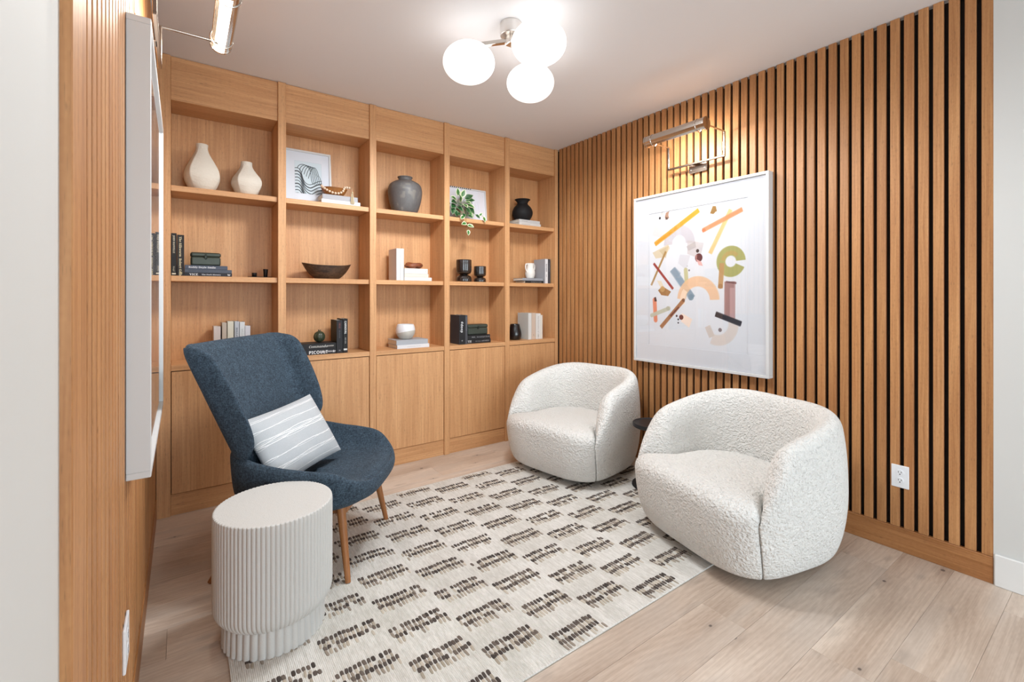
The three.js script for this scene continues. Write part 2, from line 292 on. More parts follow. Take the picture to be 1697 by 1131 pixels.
// ---------------------------------------------------------------- rug
const RUG = { x0: .135, x1: 2.822, z0: -2.92, z1: -1.243, t: .007 };
const rugTop = RUG.t + .001;
{
  const w = RUG.x1 - RUG.x0, d = RUG.z1 - RUG.z0, cx = (RUG.x0 + RUG.x1) / 2, cz = (RUG.z0 + RUG.z1) / 2;
  const rug = thing('area_rug', 'cream woven rug with rows of charcoal dashes under the chairs', 'rug', [cx, 0, cz]);
  const map = dataTex(512, 512, (u, v) => {              // 0.5 m tile, yarns along z (v)
    const y = vn(u * 128, v * 24, 128, 24, 3), f = vn(u * 256, v * 256, 256, 256, 4), b = vn(u * 6, v * 5, 6, 5, 5), s = vn(u * 90, v * 5, 90, 5, 6);
    const t = .35 * y + .2 * f + .25 * b + .2 * s; return mix3([203, 200, 192], [238, 236, 231], clamp((t - .5) * 1.8 + .55));
  });
  const bump = dataTex(512, 512, (u, v) => { const x = u * 84, fx = x - Math.floor(x); const row = vn(u * 84, v * 70, 84, 70, 8); return .55 * Math.sin(Math.PI * fx) + .45 * row; }, false);
  const body = part(rug, 'rug_body', grainUV(new RoundedBoxGeometry(w, RUG.t, d, 2, .003), 'z', .5, .5), std({ map, bumpMap: bump, bumpScale: .003, roughness: .95 }), [0, RUG.t / 2 + .0002, 0]);
  const R = mulberry(91), dark = [], mid = [];
  const COL = .2425, ROW = .196, CX0 = 1.622;
  for (let c = -7; c <= 4; c++) for (let r = -1; r <= 9; r++) {
    const bx = CX0 + c * COL, bz = -1.352 - r * ROW - (Math.abs(c) % 2 ? .098 : 0) + .0;
    for (let k = 0; k < 14; k++) for (let q = 0; q < 2; q++) {
      const x = bx + .008 + k * .0155 + (q ? .012 : 0) + (R() - .5) * .004, wob = Math.sin(k * .7 + c * 1.3 + r) * .002, z = bz + .016 + q * .044 + wob + (R() - .5) * .006;
      const sx = .0056 + R() * .0016;
      const ok = (lx, lz) => lx > RUG.x0 + .012 && lx < RUG.x1 - .012 && lz > RUG.z0 + .02 && lz < RUG.z1 - .02;
      if (R() < .93 && ok(x, z)) dark.push([x, z, sx, .0115 + R() * .003, R()]);
      const zm = z + .026 + (R() - .5) * .006; if (R() < .8 && ok(x, zm)) mid.push([x, zm, sx * .8, .013 + R() * .005, R()]);
    }
  }
  const tuft = new RoundedBoxGeometry(2, 2, 2, 2, .7); const o = new THREE.Object3D();
  const mk = (name, list, cols) => {
    const im = new THREE.InstancedMesh(tuft, std({ color: 0xffffff, roughness: 1 }), list.length); im.name = name; im.userData = { kind: 'stuff' };
    list.forEach(([x, z, a, b, s], i) => { o.position.set(x - cx, RUG.t - .0002, z - cz); o.scale.set(a, .003, b); o.rotation.set(0, (s - .5) * .25, 0); o.updateMatrix(); im.setMatrixAt(i, o.matrix); im.setColorAt(i, new THREE.Color(cols[Math.floor(s * cols.length)])); });
    rug.add(shadowed(im));
  };
  mk('dark_tufts', dark, [0x544b46, 0x5f554e, 0x463e3a, 0x6e635b]);
  mk('taupe_tufts', mid, [0xb9ae9e, 0xaaa090, 0xc9bfb0, 0x9a8f82]);
}

// ---------------------------------------------------------------- white boucle barrel chairs
const boucleBump = dataTex(512, 512, (u, v) => {           // curled yarn, 5 to 9 mm loops on a 0.34 m tile
  const a = vn(u * 44, v * 44, 44, 44, 71), b = vn(u * 80, v * 80, 80, 80, 72), c = vn(u * 150, v * 150, 150, 150, 73);
  return clamp(.5 + 1.5 * (.5 * a + .35 * b + .15 * c - .5));
}, false);
M.boucle = new THREE.MeshPhysicalMaterial({ color: 0xe8e7e3, roughness: 1, bumpMap: boucleBump, bumpScale: .0075, sheen: .2, sheenRoughness: .6, sheenColor: new THREE.Color(1, 1, 1) });
const smax = (a, b, k) => { const h = Math.max(k - Math.abs(a - b), 0) / k; return Math.max(a, b) + h * h * k * .25; };
const smin = (a, b, k) => -smax(-a, -b, k);
{
  const A = .462, B = .435;
  const prof = (y) => curve([[0, .83], [.05, .885], [.14, .95], [.26, .99], [.38, 1], [.55, .985], [.68, .95], [.8, .89]], y);
  const nOf = (z) => lerp(2.7, 3.8, sstep(-.15, .2, z));
  const se = (x, z, a, b, m) => Math.pow(Math.pow(Math.abs(x) / a, m) + Math.pow(Math.abs(z) / b, m), 1 / m);
  const outer = (x, y, z) => smax((se(x, z, A, B, nOf(z)) - prof(y)) * .39, .028 - y, .06);
  const rim = (x, z) => curve([[-.44, .80], [-.3, .788], [-.1, .75], [.05, .71], [.14, .675], [.2, .625], [.25, .555], [.3, .465], [.36, .38], [.44, .31]], z) - .015 * Math.pow(Math.abs(x) / A, 3);
  const inner = (x, y, z) => {                            // the room of the seat: widens to the seams at the front
    const wz = lerp(.305, .405, sstep(.15, .33, z)) + .05 * clamp((y - .36) / .4);
    const back = -.265 - .06 * clamp((y - .36) / .4);
    const zc = Math.min(0, z), e = se(x, zc, wz, -back, 2.4); const d = z < 0 ? (e - 1) * wz : Math.abs(x) - wz;
    return d;
  };
  const shell = (x, y, z) => {
    let d = smax(outer(x, y, z), y - rim(x, z), .12);
    return smax(d, -inner(x, y, z), y > .33 ? .02 + .1 * sstep(.36, .55, y) : .01);
  };
  const seat = (x, y, z) => {
    let d = smax(outer(x, y, z), inner(x, y, z) + .0012, .012);
    const top = .392 + .014 * (1 - clamp(Math.pow(Math.abs(x) / .36, 2))) - .02 * clamp(-z / .3);
    return smax(d, y - top, .085);
  };
  const prep = (g) => grainUV(g, 'y', .34, .34);
  const lo = [-.5, 0, -.48], hi = [.5, .84, .48];
  const gShell = prep(surfaceNets(shell, lo, hi, .0105)), gSeat = prep(surfaceNets(seat, lo, hi, .0105));
  const gBase = lathe([[0, 0], [.27, 0], [.275, .003], [.275, .04], [.27, .045], [0, .045]], 48);
  const chair = (label, pos, turn) => {
    const t = thing('barrel_armchair', label, 'armchair', pos, turn, 'white boucle barrel armchairs');
    part(t, 'shell', gShell, M.boucle); part(t, 'seat', gSeat, M.boucle); part(t, 'swivel_base', gBase, M.dark); return t;
  };
  chair('white boucle barrel armchair in the corner, next to the bookcase', [2.465, rugTop, -2.60], Math.atan2(-.985, .17));
  chair('white boucle barrel armchair nearest the camera, in front of the wall outlet', [2.415, rugTop, -1.305], Math.atan2(-.975, -.22));
}

// ---------------------------------------------------------------- small black pedestal table between the barrel chairs
{
  const t = thing('pedestal_table', 'small round black side table between the two white armchairs', 'side table', [2.623, 0, -2.0]);
  const blk = std({ color: 0x17181b, roughness: .42 });
  part(t, 'table_top', lathe([[0, .412], [.122, .412], [.13, .418], [.131, .440], [.127, .442], [.124, .436], [0, .436]], 56), std({ color: 0x222327, roughness: .3 }));
  part(t, 'stem', bar([0, .02, 0], [0, .412, 0], .014), blk);
  part(t, 'foot_disc', lathe([[0, rugTop], [.135, rugTop], [.137, rugTop + .004], [.135, .022], [.03, .028], [0, .028]], 56), blk);
}

// ---------------------------------------------------------------- fluted white drum table
{
  const t = thing('drum_table', 'round white fluted drum side table in front of the blue chair', 'side table', [.30, rugTop, -2.02]);
  const plaster = std({ color: 0xd0cfcb, roughness: .75, bumpMap: dataTex(256, 256, (u, v) => .6 * vn(u * 90, v * 90, 90, 90, 2) + .4 * vn(u * 20, v * 20, 20, 20, 3), false), bumpScale: .0006 });
  const fluted = (N, depth, prof, nv) => gridSkin(N * 8, nv, (u, v) => {
    const [r, y] = prof(v), a = u * Math.PI * 2, k = Math.abs(Math.sin(a * N / 2)); const rr = r - depth + depth * Math.pow(k, .6);
    return [Math.sin(a) * rr, y, Math.cos(a) * rr, u * 5, y * 4];
  }, true);
  const H = .498 - rugTop;
  const dp = (v) => { const y = lerp(.098, H - .004, v); const q = clamp((y - .098) / .055); const r = .211 - .026 * Math.pow(1 - q, 2.4); return [v > .985 ? r - .0015 : r, y]; };
  part(t, 'drum', fluted(84, .0052, dp, 40), plaster);
  part(t, 'drum_underside', lathe([[0, .0985], [.181, .0985]], 64), plaster);
  part(t, 'table_top', smoothTop(), plaster);
  part(t, 'plinth', fluted(40, .0085, (v) => [.182 - .002 * v, lerp(0, .1, v)], 6), plaster);
  function smoothTop() {
    const pts = []; const N = 84 * 8, g = gridSkin(N, 3, (u, v) => { const a = u * Math.PI * 2, k = Math.abs(Math.sin(a * 42)), e = .2095 - .0052 + .0052 * Math.pow(k, .6); const [r, y] = [[e, H - .004], [e - .0012, H - .0012], [e - .006, H], [0, H]][Math.round(v * 3)]; return [Math.sin(a) * r, y, Math.cos(a) * r, Math.sin(a) * r * 4, Math.cos(a) * r * 4]; }, true); return g;
  }
}

// ---------------------------------------------------------------- blue wing chair
const CHAIR_POS = [.553, 0, -2.549], CHAIR_TURN = Math.atan2(.80, .595);
{
  const t = thing('wing_chair', 'blue wool wing armchair with tall curved back and tapered oak legs', 'armchair', CHAIR_POS, CHAIR_TURN);
  const wool = (sx) => dataTex(512, 512, (u, v) => {
    const a = vn(u * 190, v * 190, 190, 190, 41), b = vn(u * 60, v * 200, 60, 200, 42), c = vn(u * 200, v * 60, 200, 60, 43), d = vn(u * 16, v * 16, 16, 16, 44);
    const q = .38 * a + .29 * b + .29 * c + .04 * d; return mix3([37, 49, 61], [75, 94, 109], clamp((q - .5) * 2.1 + .48));
  });
  const fab = new THREE.MeshPhysicalMaterial({ map: wool(), roughness: .95, bumpMap: dataTex(256, 256, (u, v) => .5 * vn(u * 128, v * 128, 128, 128, 7) + .5 * vn(u * 64, v * 128, 64, 128, 9), false), bumpScale: .0008, sheen: .1, sheenRoughness: .7, sheenColor: new THREE.Color(.5, .6, .7) });
  const fabricUV = (g) => grainUV(g, 'y', .5, .5);
  // backrest shell with wings
  const yb = .44, yt = 1.09, smx = [[0, .18], [.06, .21], [.13, .26], [.19, .33], [.25, .395], [.33, .445], [.45, .474], [.6, .488], [.75, .492], [.88, .49], [.94, .48], [.98, .45], [1, .395]];
  const sec = (s, v) => { const b0 = lerp(.25, .308, v), r = .075, T = 1.4, m = Math.abs(s), sg = Math.sign(s) || 1; let x, z; if (m < b0) { x = m; z = .018 * (m / b0) ** 2; } else { const th = (m - b0) / r, q = Math.min(th, T), rem = Math.max(0, m - b0 - r * T); x = b0 + r * Math.sin(q) + rem * Math.cos(T); z = .018 + r * (1 - Math.cos(q)) + rem * Math.sin(T); } return [sg * x, z]; };
  const mid = (sg, v) => { const s = sg * curve(smx, v), [x, z] = sec(s, v); const y = lerp(yb, yt, v) - (1 - v) * 0 - .03 * v * Math.pow(Math.abs(sg), 3) * 0; return new THREE.Vector3(x, y, -.158 - .43 * (y - yb) + z); };
  const skin = (side) => gridSkin(96, 80, (u, v) => {
    const sg = Math.sin((u * 2 - 1) * Math.PI / 2), vv = .5 - .5 * Math.cos(v * Math.PI), e = .01;
    const P = mid(sg, vv), du = mid(clamp(sg + e, -1, 1), vv).sub(mid(clamp(sg - e, -1, 1), vv)), dv = mid(sg, clamp(vv + e)).sub(mid(sg, clamp(vv - e))); const nn = du.cross(dv).normalize();
    const th = .027 * Math.sqrt(Math.max(0, 1 - Math.pow(Math.abs(sg), 9))) * Math.sqrt(Math.max(0, 1 - Math.pow(Math.abs(2 * vv - 1), 16)));
    P.addScaledVector(nn, th * side); return [P.x, P.y, P.z, sg * 1.6, vv * 2];
  });
  const front = skin(1), rear = skin(-1); { const ix = rear.index.array; for (let i = 0; i < ix.length; i += 3) { const q = ix[i]; ix[i] = ix[i + 1]; ix[i + 1] = q; } rear.computeVertexNormals(); }
  part(t, 'backrest', mergeVertices(mergeGeometries([front, rear].map(g => { g.deleteAttribute('normal'); g.deleteAttribute('uv'); return g; })), 1e-4), fab); { const q = t.children[0]; q.geometry.computeVertexNormals(); q.geometry = fabricUV(q.geometry); }
  // bucket seat: profiles around the plan outline
  const seat = gridSkin(128, 64, (u, v) => {
    const a = u * Math.PI * 2, cs = Math.cos(a), sn = Math.sin(a), front = .5 + .5 * cs;               // a = 0 is the front
    const m = 3.1, R = 1 / Math.pow(Math.pow(Math.abs(sn) / .375, m) + Math.pow(Math.abs(cs) / (cs > 0 ? .375 : .325), m), 1 / m);
    const rimH = curve([[0, .432], [.06, .434], [.13, .462], [.22, .512], [.35, .532], [.5, .545], [.65, .565], [.8, .59], [1, .60]], 1 - front);
    const sHt = .415 + .012 * cs, under = .315;
    const pr = [[0, sHt - .012], [.3, sHt - .010], [.62, sHt], [.79, lerp(sHt + .012, rimH, .14)], [.88, lerp(sHt + .012, rimH, .62)], [.93, rimH - .004], [.965, rimH], [.99, rimH - .012], [1.0, rimH - .04], [.97, lerp(rimH, under, .62)], [.9, under + .03], [.78, under + .006], [.5, under], [0, under]];
    const c = seatCurve(pr, v); return [sn * R * c[0], c[1], cs * R * c[0] + .02, sn * R * c[0] * 2 + v * .5, cs * R * c[0] * 2];
  }, true);
  function seatCurve(pr, v) { const q = v * (pr.length - 1), i = Math.min(pr.length - 2, Math.floor(q)), s = q - i, g = (k) => pr[clamp(k, 0, pr.length - 1)]; const f = (d) => { const p0 = g(i - 1)[d], p1 = g(i)[d], p2 = g(i + 1)[d], p3 = g(i + 2)[d]; return .5 * (2 * p1 + (p2 - p0) * s + (2 * p0 - 5 * p1 + 4 * p2 - p3) * s * s + (3 * p1 - p0 - 3 * p2 + p3) * s * s * s); }; return [f(0), f(1)]; }
  part(t, 'seat', fabricUV(seat), fab);
  // oak frame under the seat
  const legGeo = (a, b) => grainUV(toCreasedNormals(bar(a, b, .0125, .0205, 18), .6), 'y', .5, 1, rnd(), rnd());
  part(t, 'front_rail', woodBox(.46, .035, .03, 'x', .006), M.legWood, [0, .303, .25]);
  part(t, 'rear_rail', woodBox(.40, .035, .03, 'x', .006), M.legWood, [0, .303, -.17]);
  for (const s of [-1, 1]) { part(t, 'leg', legGeo([s * .298, rugTop, .298], [s * .245, .325, .245]), M.legWood); part(t, 'leg', legGeo([s * .298, .0005, -.335], [s * .21, .325, -.165]), M.legWood); part(t, 'side_rail', woodBox(.03, .035, .42, 'z', .006), M.legWood, [s * .215, .303, .04]); }
}
// lumbar pillow leaning in the chair
{
  const map = canvasTex(1024, 1024, (c, w, h) => {
    const R = mulberry(12); c.fillStyle = '#babfc3'; c.fillRect(0, 0, w, h);
    for (let i = 0; i < 26000; i++) { const s = 170 + R() * 60; c.fillStyle = `rgba(${s},${s + 5},${s + 10},.35)`; c.fillRect(R() * w, R() * h, 2 + R() * 5, 2); }
    for (const y of [70, 185, 205, 330, 430, 452, 475, 600, 700, 722, 850, 950]) {
      c.strokeStyle = '#f1f3f4'; c.lineWidth = 8; c.beginPath(); for (let x = 0; x <= w; x += 8) { const yy = y + Math.sin(x * .016 + y) * 6 + (R() - .5) * 3; x ? c.lineTo(x, yy) : c.moveTo(x, yy); } c.stroke();
      c.lineWidth = 4; c.beginPath(); for (let x = 0; x <= w; x += 8) { const yy = y + 9 - Math.sin(x * .016 + y) * 6; x ? c.lineTo(x, yy) : c.moveTo(x, yy); } c.stroke();
    }
  });
  const W = .475, H = .355, T = .07;
  const face = (s) => gridSkin(48, 40, (u, v) => {
    const a = Math.sin((u * 2 - 1) * Math.PI / 2), b = Math.sin((v * 2 - 1) * Math.PI / 2);
    const px = a * W / 2 * (1 - .05 * (1 - b * b) * Math.abs(a)), py = b * H / 2 * (1 - .05 * (1 - a * a) * Math.abs(b));
    const th = T * Math.pow(Math.max(0, (1 - Math.pow(Math.abs(a), 2.6)) * (1 - Math.pow(Math.abs(b), 2.6))), .55) + .003 * Math.sin(a * 9 + b * 4) * (1 - a * a) * (1 - b * b);
    return [s > 0 ? px : -px, py, s * th, u, v];
  });
  const g = mergeVertices(mergeGeometries([face(1), face(-1)].map(q => { q.deleteAttribute('normal'); return q; })), 1e-5); g.computeVertexNormals();
  const p = new THREE.Mesh(g, std({ map, roughness: .9, bumpMap: map, bumpScale: .002 })); p.name = 'lumbar_pillow';
  tagPlain(p, 'pale grey striped pillow leaning on the blue wing chair', 'pillow');
  const q = new THREE.Object3D(); q.rotation.order = 'YXZ'; q.rotation.set(-.55, CHAIR_TURN - .3, .085); p.quaternion.copy(q.quaternion);
  const l = new THREE.Vector3(-.064, .594, -.063).applyAxisAngle(new THREE.Vector3(0, 1, 0), CHAIR_TURN); p.position.set(CHAIR_POS[0] + l.x, l.y, CHAIR_POS[2] + l.z);
}

// ---------------------------------------------------------------- framed abstract prints and picture lights on the slat walls
function strokesRight(c, W, H) {         // watercolour marks, given in pixels of a 766 x 1010 sheet
  const k = W / 766; c.scale(k, k); c.fillStyle = '#d9dce2'; c.fillRect(0, 0, 766, 1010); c.scale(1, 1.04);
  const R = mulberry(6); c.lineCap = 'butt'; c.lineJoin = 'round';
  const line = (x0, y0, x1, y1, w, col, a = .85, cap = 'butt') => { for (let i = 0; i < 7; i++) { c.globalAlpha = a * .36; c.strokeStyle = col; c.lineCap = cap; c.lineWidth = w * (.5 + .38 * R()); c.beginPath(); c.moveTo(x0 + (R() - .5) * 5, y0 + (R() - .5) * 5); c.lineTo(x1 + (R() - .5) * 5, y1 + (R() - .5) * 5); c.stroke(); } c.globalAlpha = 1; };
  const arc = (x, y, r, w, a0, a1, col, a = .8) => { for (let i = 0; i < 6; i++) { c.globalAlpha = a * .32; c.strokeStyle = col; c.lineCap = 'butt'; c.lineWidth = w * (.8 + .22 * R()); c.beginPath(); c.arc(x + (R() - .5) * 4, y + (R() - .5) * 4, r, a0, a1); c.stroke(); } c.globalAlpha = 1; };
  const dot = (x, y, r, col, a = .95) => { c.globalAlpha = a; c.fillStyle = col; c.beginPath(); c.arc(x, y, r, 0, 7); c.fill(); c.globalAlpha = 1; };
  const poly = (pts, col, a = .8) => { c.globalAlpha = a; c.fillStyle = col; c.beginPath(); pts.forEach((p, i) => i ? c.lineTo(...p) : c.moveTo(...p)); c.closePath(); c.fill(); c.globalAlpha = 1; };
  return { line, arc, dot, poly, R };
}
function artRight(c, W, H) {
  const { line, arc, dot, poly } = strokesRight(c, W, H);
  // [x, y] on the sheet
  poly([[40, 85], [150, 110], [130, 190], [30, 165]], '#c4c5c0', .55);
  arc(262, 240, 92, 84, Math.PI * .98, Math.PI * 2.02, '#b3aeb2', .5);
  poly([[330, 225], [460, 255], [430, 360], [330, 320]], '#bdb3b2', .6); poly([[270, 320], [355, 330], [320, 430], [255, 380]], '#c9c8cf', .7);
  poly([[322, 268], [392, 240], [400, 280], [340, 300]], '#a59a98', .5);
  line(52, 228, 420, 30, 42, '#cf9526', 1); line(70, 222, 250, 130, 22, '#c98c28', .7);
  dot(97, 42, 10, '#24262c'); dot(116, 14, 13, '#b9b6b4', .8); poly([[150, 10], [180, 2], [172, 30], [180, 52], [150, 62], [140, 40]], '#9a7560', .95); poly([[148, 38], [172, 48], [165, 62], [146, 58]], '#4c3a36', .9);
  poly([[505, 65], [525, 18], [548, 22], [556, 55], [530, 72]], '#8f6a36', .95); poly([[540, 60], [570, 55], [560, 80]], '#e0d9cb', .8);
  line(505, 330, 652, 60, 40, '#dcb877', .75); line(450, 172, 730, 70, 38, '#e98a5c', .9); line(448, 176, 470, 166, 26, '#d4744c', .7);
  arc(652, 390, 68, 66, .42, Math.PI * 2 - .05, '#9a9a58', 1); arc(652, 390, 56, 26, 3.3, 5.6, '#b59a5e', .7);
  line(580, 560, 592, 400, 42, '#b58d5c', .9); dot(580, 548, 17, '#94683e', .55);
  dot(411, 305, 12, '#2a2226'); dot(420, 352, 29, '#56262b'); poly([[400, 360], [440, 380], [452, 410], [420, 402]], '#d9a6a0', .9); poly([[392, 335], [408, 330], [402, 390]], '#c08d88', .7);
  poly([[30, 290], [170, 240], [185, 268], [140, 330], [60, 335]], '#cdbb98', .75); poly([[90, 280], [175, 250], [150, 340]], '#b7a27a', .5);
  line(18, 530, 150, 290, 20, '#a07c48', 1); line(42, 370, 212, 560, 22, '#92302d', 1);
  poly([[70, 498], [110, 500], [130, 540], [100, 545]], '#e0d2b8', .9); poly([[80, 570], [120, 540], [195, 580], [170, 612], [110, 605]], '#9c7040', .95); dot(120, 560, 22, '#c6a06a', .7);
  line(205, 420, 372, 625, 72, '#8498a6', .85); line(215, 425, 262, 470, 60, '#7d93a3', .5); dot(360, 620, 22, '#6c8796', .7);
  line(318, 430, 322, 510, 40, '#bdb98c', .9, 'round'); dot(325, 520, 14, '#a39f70', .6);
  arc(412, 640, 128, 74, Math.PI * 1.02, Math.PI * 1.99, '#e3b894', .9); arc(420, 650, 130, 40, Math.PI * .95, Math.PI * 1.2, '#f0d6c2', .8);
  line(48, 640, 58, 790, 44, '#dd8462', .9, 'round'); poly([[46, 622], [60, 618], [70, 650], [48, 652]], '#3f2f30', .9); line(22, 755, 176, 700, 36, '#bdbdaa', .9, 'round'); dot(168, 700, 16, '#9b9d8c', .5);
  line(106, 840, 300, 640, 34, '#a06c48', 1); line(190, 755, 260, 690, 16, '#6c3a2c', .8); dot(300, 640, 12, '#6b452f', .8);
  poly([[285, 730], [370, 770], [345, 830], [280, 790]], '#f0dac9', .9); dot(281, 760, 18, '#65302d'); dot(243, 752, 8, '#4c2f2e'); dot(256, 776, 7, '#2a2326'); dot(256, 800, 6, '#2a2326');
  dot(345, 434, 7, '#77737a'); dot(330, 404, 4, '#a9a6aa');
  line(644, 520, 644, 760, 92, '#9a7473', .95); line(662, 560, 662, 750, 40, '#b99b98', .6); line(620, 520, 690, 530, 14, '#6b4a4c', .6);
  arc(560, 790, 112, 74, -.15, Math.PI * .62, '#d3c9c4', .95); line(486, 812, 520, 880, 60, '#cbbfba', .8);
  line(545, 730, 722, 785, 44, '#26252b', 1); dot(578, 832, 13, '#736a6e');
}
function artLeft(c, W, H) {
  const { line, arc, dot, poly } = strokesRight(c, W, H);
  line(120, 180, 320, 520, 60, '#b5bcc8', .7); line(420, 150, 380, 420, 44, '#c9a090', .8); arc(520, 330, 110, 60, 2, 5.4, '#9fb0ba', .7); line(180, 620, 520, 560, 50, '#d8b48e', .8); arc(300, 760, 120, 64, 3.3, 6.2, '#b7a9b4', .7);
  line(560, 600, 640, 900, 46, '#2f333c', .9); dot(450, 690, 26, '#5c3036'); line(120, 840, 300, 930, 36, '#b98a5e', .9); poly([[90, 330], [200, 310], [190, 420], [100, 410]], '#cfd2cc', .8); line(600, 120, 690, 300, 30, '#d0893f', .8);
}
function framedArt(label, pos, turn, W, H, D, draw, sheet) {
  const t = thing('framed_print', label, 'picture', pos, turn);
  const b = .018;
  const fr = [[0, H / 2 - b / 2, W, b], [0, -H / 2 + b / 2, W, b], [-W / 2 + b / 2, 0, b, H - 2 * b], [W / 2 - b / 2, 0, b, H - 2 * b]];
  for (const [x, y, w, h] of fr) part(t, 'frame_rail', chamferBox(w, h, D, .0015), M.frameWhite, [x, y, D / 2]);
  part(t, 'backing', new THREE.BoxGeometry(W - 2 * b, H - 2 * b, .006), M.frameWhite, [0, 0, .006]);
  const [sx0, sx1, sy0, sy1] = sheet, mz = D - .016, mw = W - 2 * b, mh = H - 2 * b, mt = std({ color: 0xd6d9df, roughness: .9 });
  for (const [x0, x1, y0, y1] of [[-mw / 2, mw / 2, sy1, mh / 2], [-mw / 2, mw / 2, -mh / 2, sy0], [-mw / 2, sx0, sy0, sy1], [sx1, mw / 2, sy0, sy1]]) part(t, 'mat_board', chamferBox(x1 - x0, y1 - y0, .004, .0012), mt, [(x0 + x1) / 2, (y0 + y1) / 2, mz]);
  const pr = part(t, 'print', new THREE.PlaneGeometry(sx1 - sx0, sy1 - sy0), std({ map: canvasTex(1024, Math.round(1024 * 1010 / 766), draw), roughness: .9 }), [(sx0 + sx1) / 2, (sy0 + sy1) / 2, mz - .0025]);
  part(t, 'glass', new THREE.BoxGeometry(mw, mh, .0025), M.glassPane, [0, 0, D - .009]);
  return t;
}
framedArt('large white framed abstract watercolour with mustard, olive and orange brush marks', [XR - .0005, 1.4425, -1.9015], -Math.PI / 2, 1.043, 1.29, .055, artRight, [-.384, .384, -.507, .505]);
framedArt('white framed print seen edge-on on the slatted wall beside the camera', [XL + .0005, 1.4425, -2.125], Math.PI / 2, 1.043, 1.26, .054, artLeft, [-.384, .384, -.497, .495]);

function pictureLight(label, pos, turn, out) {
  const t = thing('picture_light', label, 'lamp', pos, turn);
  const yT = .163, U = .216, L = .445, r = .04, dir = new THREE.Vector3(0, -.66, -.75).normalize();
  part(t, 'wall_plate', chamferBox(.14, .075, .018, .003), M.nickelDark, [0, -.02, .009]);
  for (const s of [-1, 1]) part(t, 'screw', (() => { const g = new THREE.SphereGeometry(.0055, 12, 8); g.scale(1, 1, .5); return g; })(), M.nickel, [s * .052, -.036, .018]);
  part(t, 'cross_bar', chamferBox(2 * U + .014, .014, .014, .002), M.nickelDark, [0, 0, .05]);
  part(t, 'bracket', chamferBox(.05, .014, .034, .002), M.nickelDark, [0, 0, .033]);
  for (const s of [-1, 1]) {
    part(t, 'upright', chamferBox(.014, yT, .014, .002), M.nickelDark, [s * U, yT / 2, .05]);
    part(t, 'arm', bar([s * U, yT, .045], [s * U, yT, out], .0055), M.nickel);
    part(t, 'end_cap', (() => { const g = new THREE.CylinderGeometry(r + .002, r + .002, .012, 40); g.rotateZ(Math.PI / 2); return toCreasedNormals(g, .6); })(), M.nickel, [s * (L / 2 + .004), yT, out]);
  }
  // trough shade: most of a tube, open towards the wall and the picture
  const a0 = Math.atan2(dir.y, dir.z) + 1.15, sweep = Math.PI * 2 - 2.3, sh = new THREE.Shape();
  for (let i = 0; i <= 40; i++) { const a = a0 + sweep * i / 40, x = Math.cos(a) * r, y = Math.sin(a) * r; i ? sh.lineTo(x, y) : sh.moveTo(x, y); }
  for (let i = 40; i >= 0; i--) { const a = a0 + sweep * i / 40; sh.lineTo(Math.cos(a) * (r - .0025), Math.sin(a) * (r - .0025)); }
  const g = new THREE.ExtrudeGeometry(sh, { depth: L, bevelEnabled: false, steps: 1 }); g.translate(0, 0, -L / 2); g.rotateY(-Math.PI / 2);
  part(t, 'shade', toCreasedNormals(g, .7), M.nickel, [0, yT, out]);
  for (const s of [-1, 1]) part(t, 'shade_ring', (() => { const q = new THREE.TorusGeometry(r + .001, .003, 8, 40); q.rotateY(Math.PI / 2); return q; })(), M.nickel, [s * (L / 2 - .05), yT, out]);
  part(t, 'lamp_tube', (() => { const q = new THREE.CapsuleGeometry(.019, L - .08, 6, 16); q.rotateZ(Math.PI / 2); return q; })(), std({ color: 0xffffff, emissive: new THREE.Color(1, .93, .82), emissiveIntensity: 14 }), [0, yT - .004, out]);
  t.updateMatrixWorld(true);
  const li = new THREE.RectAreaLight(new THREE.Color().setRGB(1, .95, .87), PICTURE_POWER, L - .06, .03); li.name = 'lamp_light';
  li.position.set(0, yT - .004, out).addScaledVector(dir, .03); t.add(li); li.updateMatrixWorld(true);
  const wp = li.getWorldPosition(new THREE.Vector3()), wd = dir.clone().transformDirection(t.matrixWorld); li.lookAt(wp.add(wd));
  return t;
}
pictureLight('nickel picture light above the framed watercolour on the right wall', [XR, 2.25, -1.885], -Math.PI / 2, .285);
pictureLight('nickel picture light above the edge-on print on the left wall', [XL, 2.25, -2.15], Math.PI / 2, .262);

